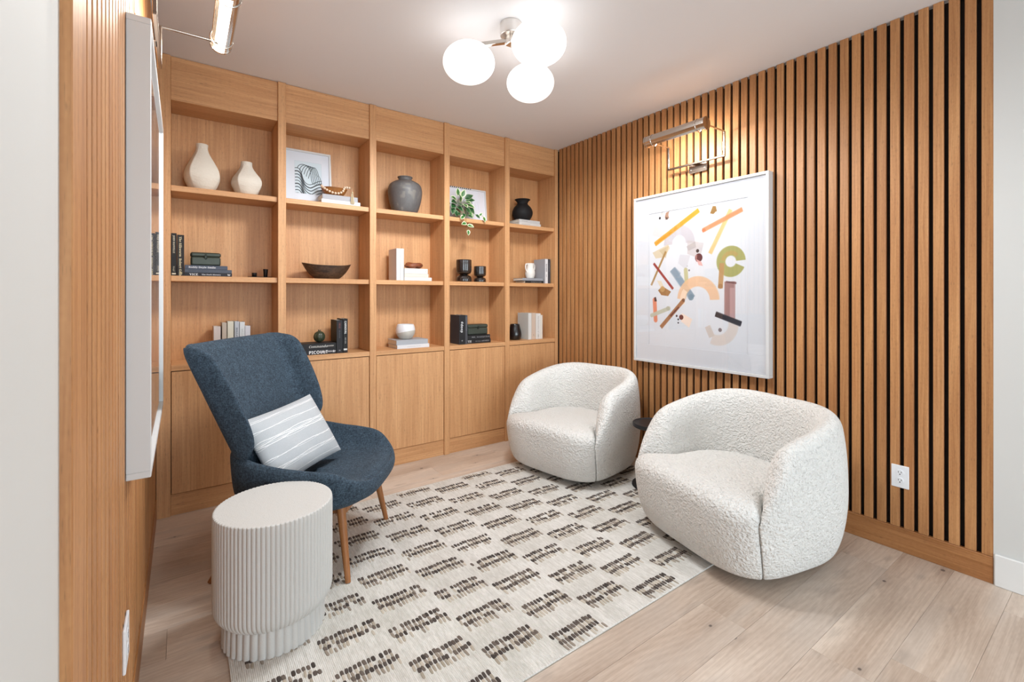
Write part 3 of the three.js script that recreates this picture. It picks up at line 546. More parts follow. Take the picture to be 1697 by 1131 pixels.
// ---------------------------------------------------------------- ceiling light with three globes
{
  const C0 = [1.408, CEIL, -1.968], t = thing('ceiling_light', 'three-globe opal glass ceiling light with nickel arms', 'lamp', C0);
  part(t, 'canopy', lathe([[0, -.0005], [.056, -.0005], [.058, -.004], [.058, -.062], [.054, -.068], [0, -.068]], 48), M.nickelSatin);
  part(t, 'hub', chamferBox(.05, .045, .05, .004), M.nickel, [0, -.09, 0]);
  const opal = std({ color: 0xffffff, emissive: new THREE.Color(1, .985, .96), emissiveIntensity: 1.12, roughness: .3 });
  for (const [x, y, z] of [[1.255, 2.565, -2.144], [1.469, 2.59, -1.811], [1.669, 2.565, -2.137]]) {
    const p = new THREE.Vector3(x - C0[0], y - C0[1], z - C0[2]), d = new THREE.Vector3(p.x, 0, p.z), len = d.length(); d.normalize();
    const arm = part(t, 'arm', (() => { const g = chamferBox(len + .01, .022, .022, .002); g.translate(len / 2 - .005, 0, 0); g.rotateY(Math.atan2(-d.z, d.x)); return g; })(), M.nickel, [0, -.09, 0]);
    part(t, 'globe_holder', new THREE.CylinderGeometry(.026, .03, .03, 32), M.nickel, [p.x, p.y + .096, p.z]);
    const gl = part(t, 'globe', (() => { const g = new THREE.SphereGeometry(.139, 48, 32); g.scale(1, .74, 1); return g; })(), opal, [p.x, p.y, p.z]); gl.castShadow = false;
    // the lamp hangs from the holder inside the opal glass and shines downwards; the glass itself glows
    const li = new THREE.SpotLight(new THREE.Color().setRGB(.93, .97, 1), GLOBE_POWER, 0, 1.56, .3, 2); li.position.set(p.x, p.y + .02, p.z); li.target.position.set(p.x, p.y - 1, p.z); li.castShadow = true; li.shadow.radius = 6; li.name = 'globe_light'; t.add(li, li.target);
  }
}

// ---------------------------------------------------------------- outlets
{
  const oval = (t, y) => { const g = new THREE.CylinderGeometry(.0155, .0155, .003, 32); g.rotateX(Math.PI / 2); const f = part(t, 'socket_face', g, M.plastic, [0, y, .0065]); for (const s of [-1, 1]) part(f, 'slot', new THREE.BoxGeometry(.0022, .008, .0012), M.dark, [s * .006, .003, .0014]); const h = new THREE.CylinderGeometry(.0028, .0028, .0012, 12); h.rotateX(Math.PI / 2); part(f, 'ground_hole', h, M.dark, [0, -.008, .0014]); };
  const t = thing('wall_outlet', 'white duplex outlet plate low on the right slatted wall', 'outlet', [XR, .384, -.754], -Math.PI / 2);
  part(t, 'plate', new RoundedBoxGeometry(.072, .1146, .006, 3, .0028), M.plastic, [0, 0, .003]); oval(t, .02); oval(t, -.02);
  const q = thing('wall_outlet', 'white outlet plate on the left slatted wall near the floor', 'outlet', [XL, .4, -1.575], Math.PI / 2);
  part(q, 'plate', new RoundedBoxGeometry(.1, .1146, .007, 3, .003), M.plastic, [0, 0, .0035]); oval(q, .02); oval(q, -.02);
}

// ---------------------------------------------------------------- books
const covers = {};
const cover = (hex, rough = .6) => covers[hex] ??= std({ color: new THREE.Color(hex).multiplyScalar(.86), roughness: rough });
M.pages = std({ map: dataTex(64, 128, (u, v) => mix3([214, 206, 190], [240, 235, 224], vn(u * 3, v * 64, 3, 64, 5))), roughness: .9 });
// x: centre of the spine, y: what it stands on, zf: front of the spine, lie: lying flat with the spine to the room
function book({ name = 'book', label, group, x, y, zf, thick, tall, deep, color, spine = color, text = [], lie = false, turn = 0, rough = .6 }) {
  const t = thing(name, label, 'book', [x, y, zf], turn, group);
  const mt = cover(color, rough), b = .0025, geos = [];
  const add = (w, h, d, px, py, pz) => { const g = chamferBox(w, h, d, .0006); g.translate(px, py, pz); return g; };
  const place = (g) => { if (lie) { g.rotateZ(Math.PI / 2); g.translate(tall / 2, thick / 2, 0); } return g; };
  const cov = mergeGeometries([add(b, tall, deep, -thick / 2 + b / 2, tall / 2, -deep / 2), add(b, tall, deep, thick / 2 - b / 2, tall / 2, -deep / 2), add(thick - 2 * b + .0004, tall, b, 0, tall / 2, -b / 2)]);
  part(t, 'cover', place(cov), mt);
  part(t, 'pages', place(grainUV(add(thick - 2 * b, tall - .006, deep - b - .004, 0, tall / 2, -deep / 2), 'y', .05, .1)), M.pages);
  const H = 512, Wc = Math.max(48, Math.round(H * thick / tall));
  if (text.length || spine !== color) {
    const map = canvasTex(H, Wc, (c, w, h) => {
      c.fillStyle = spine; c.fillRect(0, 0, w, h); c.textBaseline = 'middle';
      for (const [s, px, size, col, font = 'sans-serif', py = .5, ls] of text) { if (s === '|') { c.fillStyle = col; c.fillRect(px * w, h * .1, size * w, h * .8); continue; } c.fillStyle = col; c.font = `${font.includes('bold') ? 'bold ' : ''}${font.includes('italic') ? 'italic ' : ''}${Math.round(size * h)}px ${font.replace(/bold |italic /g, '')}`; c.fillText(s, px * w, py * h); }
    });
    const g = new THREE.PlaneGeometry(tall - .002, thick - .0016); g.rotateZ(-Math.PI / 2); g.translate(0, tall / 2, .0004); part(t, 'spine_print', place(g), std({ map, color: new THREE.Color(.86, .86, .86), roughness: rough }));
  }
  return t;
}
const D1 = .16;
// bay 1, middle shelf
{
  const g = 'dark upright books in the left bay';
  book({ label: 'slim black upright book against the left end of the bookcase', group: g, x: -.038, y: Y2, zf: -3.45, thick: .026, tall: .258, deep: .17, color: '#0d0d10', text: [['JOHN BANVILLE', .05, .5, '#e8dfc4', 'bold serif'], ['Knopf', .78, .4, '#e8dfc4', 'serif'], ['|', .94, .03, '#e8dfc4']] });
  book({ label: 'black upright book lettered The Silkworm in cream, beside the slim one', group: g, x: -.005, y: Y2, zf: -3.45, thick: .035, tall: .25, deep: .17, color: '#141012', text: [['The Silkworm  Robert Galbraith', .04, .5, '#e9dcb4', 'bold serif', .55], ['K', .9, .6, '#d8c898', 'bold serif']] });
  const s = 'slate book stack under the left tin';
  book({ label: 'black book lettered VICE at the bottom of the slate stack', group: s, x: .138, y: Y2, zf: -3.45, thick: .0225, tall: .25, deep: .16, lie: true, color: '#1b1f29', text: [['VICE', .1, .8, '#eef0f2', 'bold serif'], ['The Dark History', .35, .5, '#dfe3e8', 'bold serif'], ['W', .9, .7, '#eef0f2', 'bold serif']] });
  book({ label: 'grey book in the middle of the slate stack', group: s, x: .138, y: Y2 + .0227, zf: -3.452, thick: .021, tall: .248, deep: .155, lie: true, color: '#4e5765', text: [['ROBERT GALBRAITH', .08, .5, '#262c37', 'sans-serif']] });
  book({ label: 'slate book lettered Roddy Doyle Smile under the olive tin', group: s, x: .127, y: Y2 + .0439, zf: -3.45, thick: .024, tall: .223, deep: .15, lie: true, color: '#4d5566', text: [['Roddy Doyle', .08, .62, '#f0f2f4', 'bold serif'], ['Smile', .52, .66, '#f4f5f7', 'bold serif']] });
}
const tinMat = std({ color: 0x3d443b, roughness: .42, metalness: .25 });
function tin(label, x, y, z, w, h, d) {
  const t = thing('tin_box', label, 'box', [x, y, z]);
  part(t, 'box_body', new RoundedBoxGeometry(w, h * .68, d, 5, .012), tinMat, [0, h * .34, 0]);
  part(t, 'lid', new RoundedBoxGeometry(w + .003, h * .36, d + .003, 5, .013), tinMat, [0, h * .82, 0]);
  const c = part(t, 'clasp', new THREE.TorusGeometry(.009, .003, 8, 20), std({ color: 0x2a2f28, roughness: .35, metalness: .6 }), [0, h * .66, d / 2 + .003]); c.scale.set(.7, 1.3, 1);
  part(t, 'clasp_tongue', chamferBox(.009, .03, .004, .001), std({ color: 0x2a2f28, roughness: .35, metalness: .6 }), [0, h * .7, d / 2 + .002]);
}
tin('olive green tin box with clasp on the slate books, left bay', .124, Y2 + .068, -3.52, .158, .083, .10);
{
  const m = std({ color: 0x1d1917, roughness: .5, metalness: .5 });
  const t = thing('candle_holder', 'dark metal candle tray with one short and one tall cup', 'candle holder', [.43, Y2, -3.52]);
  part(t, 'tray', new RoundedBoxGeometry(.145, .007, .06, 3, .003), m, [0, .0035, 0]);
  part(t, 'short_cup', lathe([[0, 0], [.014, 0], [.0155, .026], [.0135, .026], [.012, .006], [0, .006]], 32), m, [-.033, .007, 0]);
  part(t, 'tall_cup', lathe([[0, 0], [.0115, 0], [.0155, .053], [.0135, .053], [.01, .006], [0, .006]], 32), m, [.034, .007, 0]);
}
// bay 1, top shelf: two faceted vases
{
  const clay = std({ color: 0xe0d8ca, roughness: .8, bumpMap: dataTex(256, 256, (u, v) => .5 * vn(u * 24, v * 50, 24, 50, 61) + .5 * vn(u * 80, v * 80, 80, 80, 62), false), bumpScale: .0012 });
  const vase = (label, x, z, H, prof, turn) => {
    const g = gridSkin(120, 60, (u, v) => {
      const a = u * Math.PI * 2; let r, y;
      if (v < .93) { y = v / .93; r = curve(prof, y); y *= H; } else { const q = (v - .93) / .07; y = H * (1 - .18 * q); r = curve(prof, 1) - .006 - .004 * q; }
      const k = 4, s = ((a % (2 * Math.PI / k)) - Math.PI / k), fac = Math.cos(Math.PI / k) / Math.cos(s); const f = lerp(1, Math.pow(fac, .62) * 1.09, .9 * Math.sin(Math.PI * clamp(y / H * 1.05)));
      return [Math.sin(a) * r * f, y, Math.cos(a) * r * f, u, v];
    }, true);
    const t = thing('vase', label, 'vase', [x, Y1, z], turn, 'cream faceted vases'); part(t, 'vessel', g, clay); part(t, 'vase_foot', lathe([[0, .0005], [prof[0][1] - .003, .0005]], 40), clay);
  };
  vase('taller cream faceted clay vase on the top left shelf', .105, -3.53, .305, [[0, .062], [.1, .082], [.27, .104], [.42, .1], [.6, .075], [.8, .042], [.9, .033], [1, .034]], -.62);
  vase('shorter cream faceted clay vase on the top left shelf', .352, -3.53, .232, [[0, .055], [.12, .072], [.34, .094], [.5, .088], [.68, .06], [.85, .037], [1, .034]], -.6);
}
// bay 1, counter: six pale books
{
  const g = 'pale upright books behind the wing chair', z = -3.5;
  const L = [['blush upright book, leftmost of the pale row behind the wing chair', .185, .038, .219, '#ddd0ca', [['a novel', .4, .35, '#8d8683', 'serif']]], ['beige slim upright book, second of the pale row behind the wing chair', .2245, .0255, .241, '#c9bbab', []], ['thick ivory upright book, third of the pale row behind the wing chair', .2588, .034, .249, '#e3dfcd', []], ['blue-grey upright book lettered HOLLAND in the pale row behind the wing chair', .294, .026, .248, '#c3c8cf', [['HOLLAND', .16, .6, '#5d646e', 'bold serif']]], ['white upright book with grey lettering, fifth of the pale row behind the wing chair', .3245, .029, .243, '#e2e6e8', [['WILLIAMS', .18, .5, '#a9adab', 'serif']]], ['short lavender-white book, rightmost of the pale row behind the wing chair', .356, .03, .216, '#dfdfe6', []]];
  for (const [label, x, thick, tall, color, text] of L) book({ label, group: g, x, y: Y3, zf: z, thick, tall, deep: .14, color, text });
}
// bay 2, top shelf: leaning wave print, two books, wooden bowl, bead garland
function leaningFrame(label, x, y, zfoot, w, h, lean, tex, border, extra) {
  const t = thing('small_framed_print', label, 'picture', [x, y, zfoot]);
  const tilt = new THREE.Matrix4().makeRotationX(-lean), D = .02;
  const put = (n, g, m, px, py, pz) => { g.translate(px, py, pz); g.applyMatrix4(tilt); return part(t, n, g, m); };
  put('frame_rail', chamferBox(w, border, D, .001), M.frameWhite, 0, h - border / 2, 0); put('frame_rail', chamferBox(w, border, D, .001), M.frameWhite, 0, border / 2 + .003, 0);
  for (const s of [-1, 1]) put('frame_rail', chamferBox(border, h - 2 * border, D, .001), M.frameWhite, s * (w / 2 - border / 2), h / 2, 0);
  put('print', new THREE.PlaneGeometry(w - 2 * border, h - 2 * border), std({ map: tex, roughness: .8 }), 0, h / 2, .002);
  put('glass', new THREE.BoxGeometry(w - 2 * border, h - 2 * border, .002), M.glassPane, 0, h / 2, .0065);
  put('backing', new THREE.BoxGeometry(w - 2 * border, h - 2 * border, .004), M.frameWhite, 0, h / 2, -.004);
  if (extra) extra(put);
}
leaningFrame('small white framed print of dark wavy lines on the second top shelf', .752, Y1, -3.585, .325, .405, .12, canvasTex(512, 640, (c, w, h) => {
  c.fillStyle = '#dfe5ee'; c.fillRect(0, 0, w, h); c.fillStyle = '#d3e2ea'; c.fillRect(w * .2, h * .18, w * .62, h * .64); c.strokeStyle = '#b9c2cc'; c.lineWidth = 1.5; c.strokeRect(w * .2, h * .18, w * .62, h * .64);
  c.save(); c.beginPath(); c.rect(w * .2, h * .18, w * .62, h * .64); c.clip();
  c.lineCap = 'round';
  for (let i = 0; i < 9; i++) { const y = .33 + i * .062; c.strokeStyle = i % 4 === 2 ? '#41535f' : '#14242d'; c.lineWidth = 8 + (i * 7 % 4) * 2; c.beginPath(); c.moveTo(w * .21, h * y); c.bezierCurveTo(w * .42, h * (y - .05), w * .3, h * (y + .26), w * (.5 + .02 * i), h * (y + .3)); c.bezierCurveTo(w * .6, h * (y + .32), w * .68, h * (y + .2), w * .84, h * (y + .2)); c.stroke(); }
  for (let i = 0; i < 6; i++) { c.strokeStyle = '#22363f'; c.lineWidth = 7; c.beginPath(); c.moveTo(w * (.26 + .05 * i), h * (.33 + .035 * i)); c.bezierCurveTo(w * (.3 + .06 * i), h * .2, w * (.5 + .04 * i), h * .22, w * (.55 + .04 * i), h * (.34 + .02 * i)); c.bezierCurveTo(w * (.58 + .04 * i), h * .44, w * (.56 + .05 * i), h * .56, w * (.62 + .04 * i), h * .62); c.stroke(); }
  c.restore();
}), .014);
{
  const g = 'books under the wooden bowl';
  book({ label: 'white book lying under the grey book and wooden bowl', group: g, x: .945, y: Y1, zf: -3.445, thick: .031, tall: .275, deep: .17, lie: true, color: '#eceae6', text: [['THE HIDDEN LIFE', .35, .4, '#bfbdb8', 'sans-serif'], ['●', .92, .6, '#3a4048']] });
  book({ label: 'grey book lying on the white book under the wooden bowl', group: g, x: .94, y: Y1 + .0312, zf: -3.45, thick: .037, tall: .25, deep: .165, lie: true, color: '#b3b3b8' });
  const yb = Y1 + .0685, tex = dataTex(256, 128, (u, v) => mix3([120, 72, 30], [186, 122, 58], clamp(.5 * vn(u * 9, v * 9, 9, 9, 2) + .5 * vn(u * 40, v * 6, 40, 6, 3))));
  const t = thing('wooden_bowl', 'honey brown wooden bowl on the grey book', 'bowl', [.918, yb, -3.535]);
  part(t, 'bowl', (() => { const q = smoothLathe([[0, 0], [.035, 0], [.06, .012], [.085, .05], [.091, .062], [.086, .062], [.075, .045], [.05, .012], [0, .009]]); q.scale(1.02, 1, .8); return q; })(), std({ map: tex, roughness: .45 }));
  const b = thing('bead_garland', 'pale wooden bead garland with tassel draped over the wooden bowl', 'garland', [.918, yb, -3.535]);
  const bm = std({ color: 0xe6cdb2, roughness: .6 }), sg = new THREE.SphereGeometry(.0088, 16, 12);
  const path = new THREE.CatmullRomCurve3([[-.088, .073, .0], [-.09, .062, .028], [-.075, .04, .06], [-.045, .022, .074], [-.01, .014, .079], [.022, .02, .079], [.045, .04, .074], [.06, .068, .056], [.085, .0735, .045], [.098, .074, .04]].map(p => new THREE.Vector3(...p)));
  path.getSpacedPoints(14).forEach(p => part(b, 'bead', sg, bm, [p.x, p.y, p.z]));
  part(b, 'cord', tube([[.098, .074, .04], [.108, .068, .06], [.106, .04, .087], [.104, .028, .092]], .0016, 20, 6), std({ color: 0xcdbb9d, roughness: .9 }));
  const strands = []; const R = mulberry(3); for (let i = 0; i < 26; i++) { const a = R() * 6.3, r = Math.sqrt(R()) * .017; strands.push(bar([.104 + Math.cos(a) * .004, .03, .0935 + Math.sin(a) * .003], [.104 + Math.cos(a) * r, -.058 + R() * .01, .0965 + Math.sin(a) * r * .25], .0013, .0011, 5)); }
  part(b, 'tassel', mergeGeometries(strands), std({ color: 0xd3c3a4, roughness: .95 }));
  part(b, 'tassel_head', new THREE.SphereGeometry(.0075, 14, 10), std({ color: 0xc9b48e, roughness: .9 }), [.104, .03, .0935]);
}
// bay 2, middle shelf: dark bowl
{
  const t = thing('dark_bowl', 'long dark carved wooden bowl alone on the second bay', 'bowl', [.866, Y2, -3.53]);
  const N = 96, oval = (r, y, k) => k;
  const tex = dataTex(256, 256, (u, v) => mix3([38, 26, 20], [96, 70, 50], clamp(vn(u * 6, v * 24, 6, 24, 8) * .6 + vn(u * 30, v * 60, 30, 60, 9) * .5 - .05)));
  part(t, 'bowl', gridSkin(N, 44, (u, v) => {
    const a = u * Math.PI * 2, rimY = .098 + .018 * Math.pow(Math.abs(Math.cos(a)), 3);
    const pr = [[0, 0], [.3, 0], [.42, .01], [.53, .08], [.66, .24], [.79, .46], [.9, .72], [.98, .94], [1, 1], [.965, .985], [.86, .7], [.7, .4], [.5, .18], [.3, .1], [0, .08]];
    const q = v * (pr.length - 1), i = Math.min(pr.length - 2, Math.floor(q)), s = q - i, r = lerp(pr[i][0], pr[i + 1][0], s), y = lerp(pr[i][1], pr[i + 1][1], s) * rimY;
    return [Math.cos(a) * r * .172, y, -Math.sin(a) * r * .098, u * 3, v];
  }, true), std({ map: tex, roughness: .5 }));
}
// bay 2, counter
{
  const g = 'black books beside the wing chair back';
  book({ label: 'navy book lettered PICOULT at the bottom of the black pair', group: g, x: .79, y: Y3, zf: -3.44, thick: .0365, tall: .232, deep: .16, lie: true, color: '#15161d', text: [['PICOULT', .2, .85, '#f4f4f5', 'bold sans-serif', .55], ['SMALL GREAT THINGS', .56, .36, '#e8e8ea', 'bold sans-serif'], ['k', .9, .6, '#f0f0f0', 'bold italic serif']] });
  book({ label: 'black book with white script lying under the green pod', group: g, x: .79, y: Y3 + .0367, zf: -3.44, thick: .0415, tall: .232, deep: .16, lie: true, color: '#101014', text: [['Commando', .2, .55, '#f2f0ea', 'italic serif'], ['JOHNNY', .74, .28, '#d9d6cf', 'bold sans-serif']] });
  book({ label: 'thick black upright book beside the green pod', group: g, x: .9315, y: Y3, zf: -3.44, thick: .043, tall: .24, deep: .16, color: '#0b0b0d', spine: '#17181f', text: [['IN', .08, .35, '#a85a5a', 'serif'], ['THE', .13, .35, '#a85a5a', 'serif'], ['SHADOW', .3, .3, '#6d6a70', 'serif'], ['K', .9, .4, '#b9b9bd', 'serif']] });
  book({ label: 'black upright book with white lettering, rightmost in the second bay', group: g, x: .9725, y: Y3, zf: -3.44, thick: .033, tall: .248, deep: .16, color: '#101013', text: [['CARNIVAL', .06, .6, '#f0f0ee', 'bold sans-serif'], ['KEN KEN', .55, .35, '#d9d9d6', 'sans-serif'], ['|', .88, .05, '#e6e6e4']] });
  const t = thing('ceramic_pod', 'dark green ribbed ceramic pod on the black books', 'ornament', [.81, Y3 + .0784, -3.52]);
  const gm = std({ color: 0x39402f, roughness: .32 });
  part(t, 'body', gridSkin(96, 32, (u, v) => { const a = u * Math.PI * 2, ph = (v - .5) * Math.PI, k = 1 - .09 * Math.pow(1 - Math.abs(Math.sin(a * 4)), 2.2), r = .040 * Math.cos(ph) * k; return [Math.sin(a) * r, .0405 + .042 * Math.sin(ph) * (ph < 0 ? .96 : 1), Math.cos(a) * r, u, v]; }, true), gm);
  for (let i = 0; i < 3; i++) part(t, 'stem', bar([Math.cos(i * 2.1) * .004, .078, Math.sin(i * 2.1) * .004], [Math.cos(i * 2.1) * .01, .092, Math.sin(i * 2.1) * .01], .004, .0025, 8), gm);
}
// bay 3, top shelf: stoneware jar
{
  const tex = dataTex(512, 512, (u, v) => { const a = vn(u * 8, v * 8, 8, 8, 1), b = vn(u * 40, v * 40, 40, 40, 2), c = vn(u * 120, v * 120, 120, 120, 3); let k = mix3([80, 78, 78], [112, 110, 109], clamp(.5 * a + .3 * b + .2 * c)); k = mix3(k, [140, 134, 124], .5 * sstep(.66, .8, a * .6 + b * .4)); return k; });
  const t = thing('stoneware_jar', 'round grey mottled stoneware jar in the centre bay', 'jar', [1.47, Y1, -3.53]);
  part(t, 'vessel', smoothLathe([[0, .001], [.075, 0], [.092, .006], [.118, .07], [.134, .15], [.135, .19], [.122, .232], [.085, .259], [.058, .268], [.053, .274], [.055, .288], [.06, .295], [.058, .299], [.05, .296], [.047, .28], [.045, .26], [0, .25]], 72, 90), std({ map: tex, roughness: .5, bumpMap: tex, bumpScale: .0015 }));
}
// bay 3, middle shelf
{
  const g = 'white books in the centre bay', z = -3.44;
  book({ label: 'white upright book, left one of the centre bay pair', group: g, x: 1.3765, y: Y2, zf: z, thick: .03, tall: .25, deep: .165, color: '#e9e9ee', text: [['·', .88, .4, '#a9a9b0']] });
  book({ label: 'white upright book touching the white stack in the centre bay', group: g, x: 1.4075, y: Y2, zf: z, thick: .03, tall: .25, deep: .165, color: '#f0eeea', text: [['·', .88, .4, '#a9a9b0']] });
  book({ label: 'widest white book at the bottom of the centre bay stack', group: g, x: 1.5445, y: Y2, zf: z, thick: .027, tall: .236, deep: .165, lie: true, color: '#f1efec' });
  book({ label: 'ivory book in the middle of the centre bay stack', group: g, x: 1.53, y: Y2 + .0272, zf: z, thick: .029, tall: .207, deep: .155, lie: true, color: '#e5e0d6' });
  book({ label: 'white book under the brown wooden knot', group: g, x: 1.527, y: Y2 + .0564, zf: z, thick: .041, tall: .2, deep: .15, lie: true, color: '#edebe6', text: [['|', .46, .008, '#c9c6c0'], ['▪', .5, .4, '#8d8a86'], ['|', .58, .008, '#c9c6c0'], ['x', .9, .3, '#6d6a66']] });
  const t = thing('wooden_knot', 'brown carved wooden knot on the white book stack', 'ornament', [1.537, Y2 + .0976, -3.515]);
  const wm = std({ map: dataTex(128, 128, (u, v) => mix3([104, 52, 28], [178, 104, 64], clamp(vn(u * 4, v * 30, 4, 30, 2)))), roughness: .5 });
  const loop = (sx, ph, y) => tube(Array.from({ length: 14 }, (_, i) => { const a = i / 14 * Math.PI * 2; return [Math.cos(a) * .066 * sx, y + .010 * Math.sin(a + ph) + .004 * Math.sin(a * 2), Math.sin(a) * .04]; }), .0115, 72, 12, true);
  part(t, 'strand', loop(1, 0, .0255), wm); part(t, 'strand', (() => { const q = loop(.92, 2.4, .036); q.rotateY(.35); return q; })(), wm); part(t, 'strand', (() => { const q = loop(.7, 4, .032); q.rotateY(-.4); return q; })(), wm);
}
// bay 3, counter
{
  const g = 'books under the two-tone cup';
  book({ label: 'white book lying under the grey book in the centre bay', group: g, x: 1.5, y: Y3, zf: -3.43, thick: .029, tall: .272, deep: .20, lie: true, color: '#e9eaee', text: [['UNREMARKABLE HOUSES', .3, .35, '#c3c5ca', 'sans-serif']] });
  book({ label: 'grey book lying under the two-tone cup', group: g, x: 1.495, y: Y3 + .0292, zf: -3.44, thick: .037, tall: .268, deep: .19, lie: true, color: '#b4b7bd' });
  const t = thing('cup', 'round two-tone cup, white glaze over sand, on the grey book', 'cup', [1.473, Y3 + .0664, -3.53]);
  const map = dataTex(256, 256, (u, v) => (v > .47 + .13 * Math.sin(u * Math.PI * 2 + .9) ? [232, 233, 236] : [196, 192, 183]));
  part(t, 'vessel', (() => { const pts = [[0, .001], [.034, 0], [.046, .004], [.07, .035], [.077, .062], [.075, .09], [.064, .118], [.061, .12], [.058, .117], [.068, .088], [.068, .06], [.05, .02], [0, .014]]; const q = smoothLathe(pts, 64, 60); const P = q.attributes.position, U = q.attributes.uv; for (let i = 0; i < P.count; i++) U.setY(i, clamp(P.getY(i) / .121, .02, .98)); return q; })(), std({ map, roughness: .3 }));
}
// bay 4, top shelf: framed photo and trailing plant
leaningFrame('small white framed print with dotted edge behind the trailing plant', 2.10, Y1, -3.6, .40, .315, .1, canvasTex(512, 400, (c, w, h) => { c.fillStyle = '#e4e5ec'; c.fillRect(0, 0, w, h); c.fillStyle = '#6f757c'; c.fillRect(w * .42, h * .38, w * .22, h * .46); c.fillStyle = '#8c9198'; c.fillRect(w * .46, h * .5, w * .12, h * .2); }), .013, (put) => { for (let i = 0; i < 11; i++) put('edge_dot', chamferBox(.011, .008, .004, .001), M.dark, -.17 + i * .0205, .309, .011); });
{
  const px = 1.965, pz = -3.50, t = thing('trailing_plant', 'variegated green trailing plant in a sand pot on the fourth top shelf', 'plant', [px, Y1, pz]);
  part(t, 'pot', smoothLathe([[0, .001], [.03, 0], [.034, .004], [.041, .05], [.043, .092], [.04, .095], [.037, .09], [.035, .08], [0, .078]], 48, 40), std({ color: 0x9d8c77, roughness: .85 }));
  part(t, 'soil', (() => { const q = new THREE.SphereGeometry(.036, 24, 10); q.scale(1, .2, 1); return q; })(), std({ color: 0x2e241c, roughness: 1 }), [0, .08, 0]);
  const leafTex = canvasTex(128, 256, (c, w, h) => { c.fillStyle = '#e3e6c4'; c.fillRect(0, 0, w, h); c.fillStyle = '#3f7d34'; c.beginPath(); c.ellipse(w / 2, h / 2, w * .33, h * .44, 0, 0, 7); c.fill(); c.fillStyle = '#2c5f2a'; c.beginPath(); c.ellipse(w / 2 - 8, h / 2, w * .16, h * .34, 0, 0, 7); c.fill(); c.strokeStyle = '#a9c487'; c.lineWidth = 3; c.beginPath(); c.moveTo(w / 2, 0); c.lineTo(w / 2, h); c.stroke(); });
  const darkTex = canvasTex(128, 256, (c, w, h) => { c.fillStyle = '#8fa37e'; c.fillRect(0, 0, w, h); c.fillStyle = '#24502a'; c.beginPath(); c.ellipse(w / 2, h / 2, w * .42, h * .48, 0, 0, 7); c.fill(); c.strokeStyle = '#5d8a55'; c.lineWidth = 3; c.beginPath(); c.moveTo(w / 2, 0); c.lineTo(w / 2, h); c.stroke(); });
  const leafMat = new THREE.MeshPhysicalMaterial({ map: leafTex, roughness: .4, side: THREE.DoubleSide }), leafDark = new THREE.MeshPhysicalMaterial({ map: darkTex, roughness: .35, side: THREE.DoubleSide });
  const one = (s) => gridSkin(8, 12, (u, v) => { const b = (u * 2 - 1), w = .36 * Math.pow(Math.sin(Math.PI * Math.pow(v, .8)), .9) * (1 - v * .15); return [b * w, s * (.10 * Math.abs(b) * w * 2) - .25 * v * v * .6, v, u, v]; });
  const leafGeo = one(1);
  // thin but real: a second skin just under the first
  const under = leafGeo.clone(); under.translate(0, -.012, 0); { const ix = under.index.array; for (let i = 0; i < ix.length; i += 3) { const q = ix[i]; ix[i] = ix[i + 1]; ix[i + 1] = q; } under.computeVertexNormals(); }
  const leaf2 = mergeGeometries([leafGeo, under]);
  const R = mulberry(29), up = new THREE.Vector3(0, 1, 0);
  const leaf = (x, y, z, dx, dy, dz, L, m = leafMat) => { const q = part(t, 'leaf', leaf2, m, [x, y, z]); q.up.set(0, .6, .8).normalize(); const d = new THREE.Vector3(dx, dy, dz).normalize(); const zA = d, xA = new THREE.Vector3().crossVectors(new THREE.Vector3(0, .5, .85), zA).normalize(), yA = new THREE.Vector3().crossVectors(zA, xA); q.quaternion.setFromRotationMatrix(new THREE.Matrix4().makeBasis(xA, yA, zA)); q.scale.setScalar(L); };
  const stem = (pts) => part(t, 'stem', tube(pts, .0016, 20, 6), std({ color: 0x5f7a45, roughness: .6 }));
  const tops = [[-.03, .20, .01, -.1, 1, .2, .07], [.0, .19, .02, .3, .9, .3, .075], [.03, .18, .02, .9, .55, .4, .085], [.035, .165, .03, .8, .1, .6, .08], [-.02, .17, .03, -.5, .5, .8, .07], [.02, .15, .04, .3, -.2, .9, .075], [-.05, .16, .02, -.9, .3, .5, .08], [-.06, .14, .03, -.8, -.1, .6, .08], [-.075, .12, .03, -.6, -.5, .6, .075], [-.04, .13, .05, -.3, -.3, .9, .075], [0, .13, .05, .1, -.5, .9, .07], [.04, .13, .04, .8, -.3, .5, .075], [.06, .11, .04, .6, -.7, .4, .075], [-.09, .09, .04, -.3, -.9, .4, .07], [-.08, .07, .05, .2, -.9, .3, .065], [.05, .08, .05, .4, -.9, .4, .07], [.07, .07, .04, .5, -.8, .3, .06], [-.06, .10, .055, .4, -.6, .7, .07], [.02, .10, .06, .4, -.8, .5, .065], [-.1, .13, .0, -.9, .2, .2, .065], [.085, .13, .0, .9, -.2, .2, .06], [.0, .15, .0, -.2, .7, .5, .07], [-.045, .045, .065, -.5, -.4, .6, .05], [.03, .035, .07, .5, -.4, .6, .055], [-.02, .04, .085, -.2, -.5, .7, .055]];
  tops.forEach((a, i) => { leaf(...a, i % 5 < 2 ? leafMat : leafDark); stem([[a[0] * .2, .078, a[2] * .2], [a[0] * .6, (a[1] + .1) / 2 + .015, a[2] * .7], [a[0], a[1], a[2]]]); });
  // vines hanging over the shelf edge
  stem([[.01, .08, .02], [.0, .06, .09], [-.005, .02, .108], [-.005, -.05, .108], [.01, -.09, .108], [.012, -.13, .108]]);
  leaf(-.005, -.045, .11, -1, -.25, .35, .058); leaf(.002, -.06, .11, .8, -.2, .4, .06); leaf(.03, -.055, .113, .6, -.4, .3, .04); leaf(.012, -.10, .11, 0, -1, .25, .05); leaf(-.03, .015, .108, -.6, -.5, .4, .055);
  stem([[.03, .08, .02], [.08, .06, .06], [.13, .03, .09], [.16, .035, .1], [.175, .01, .112]]);
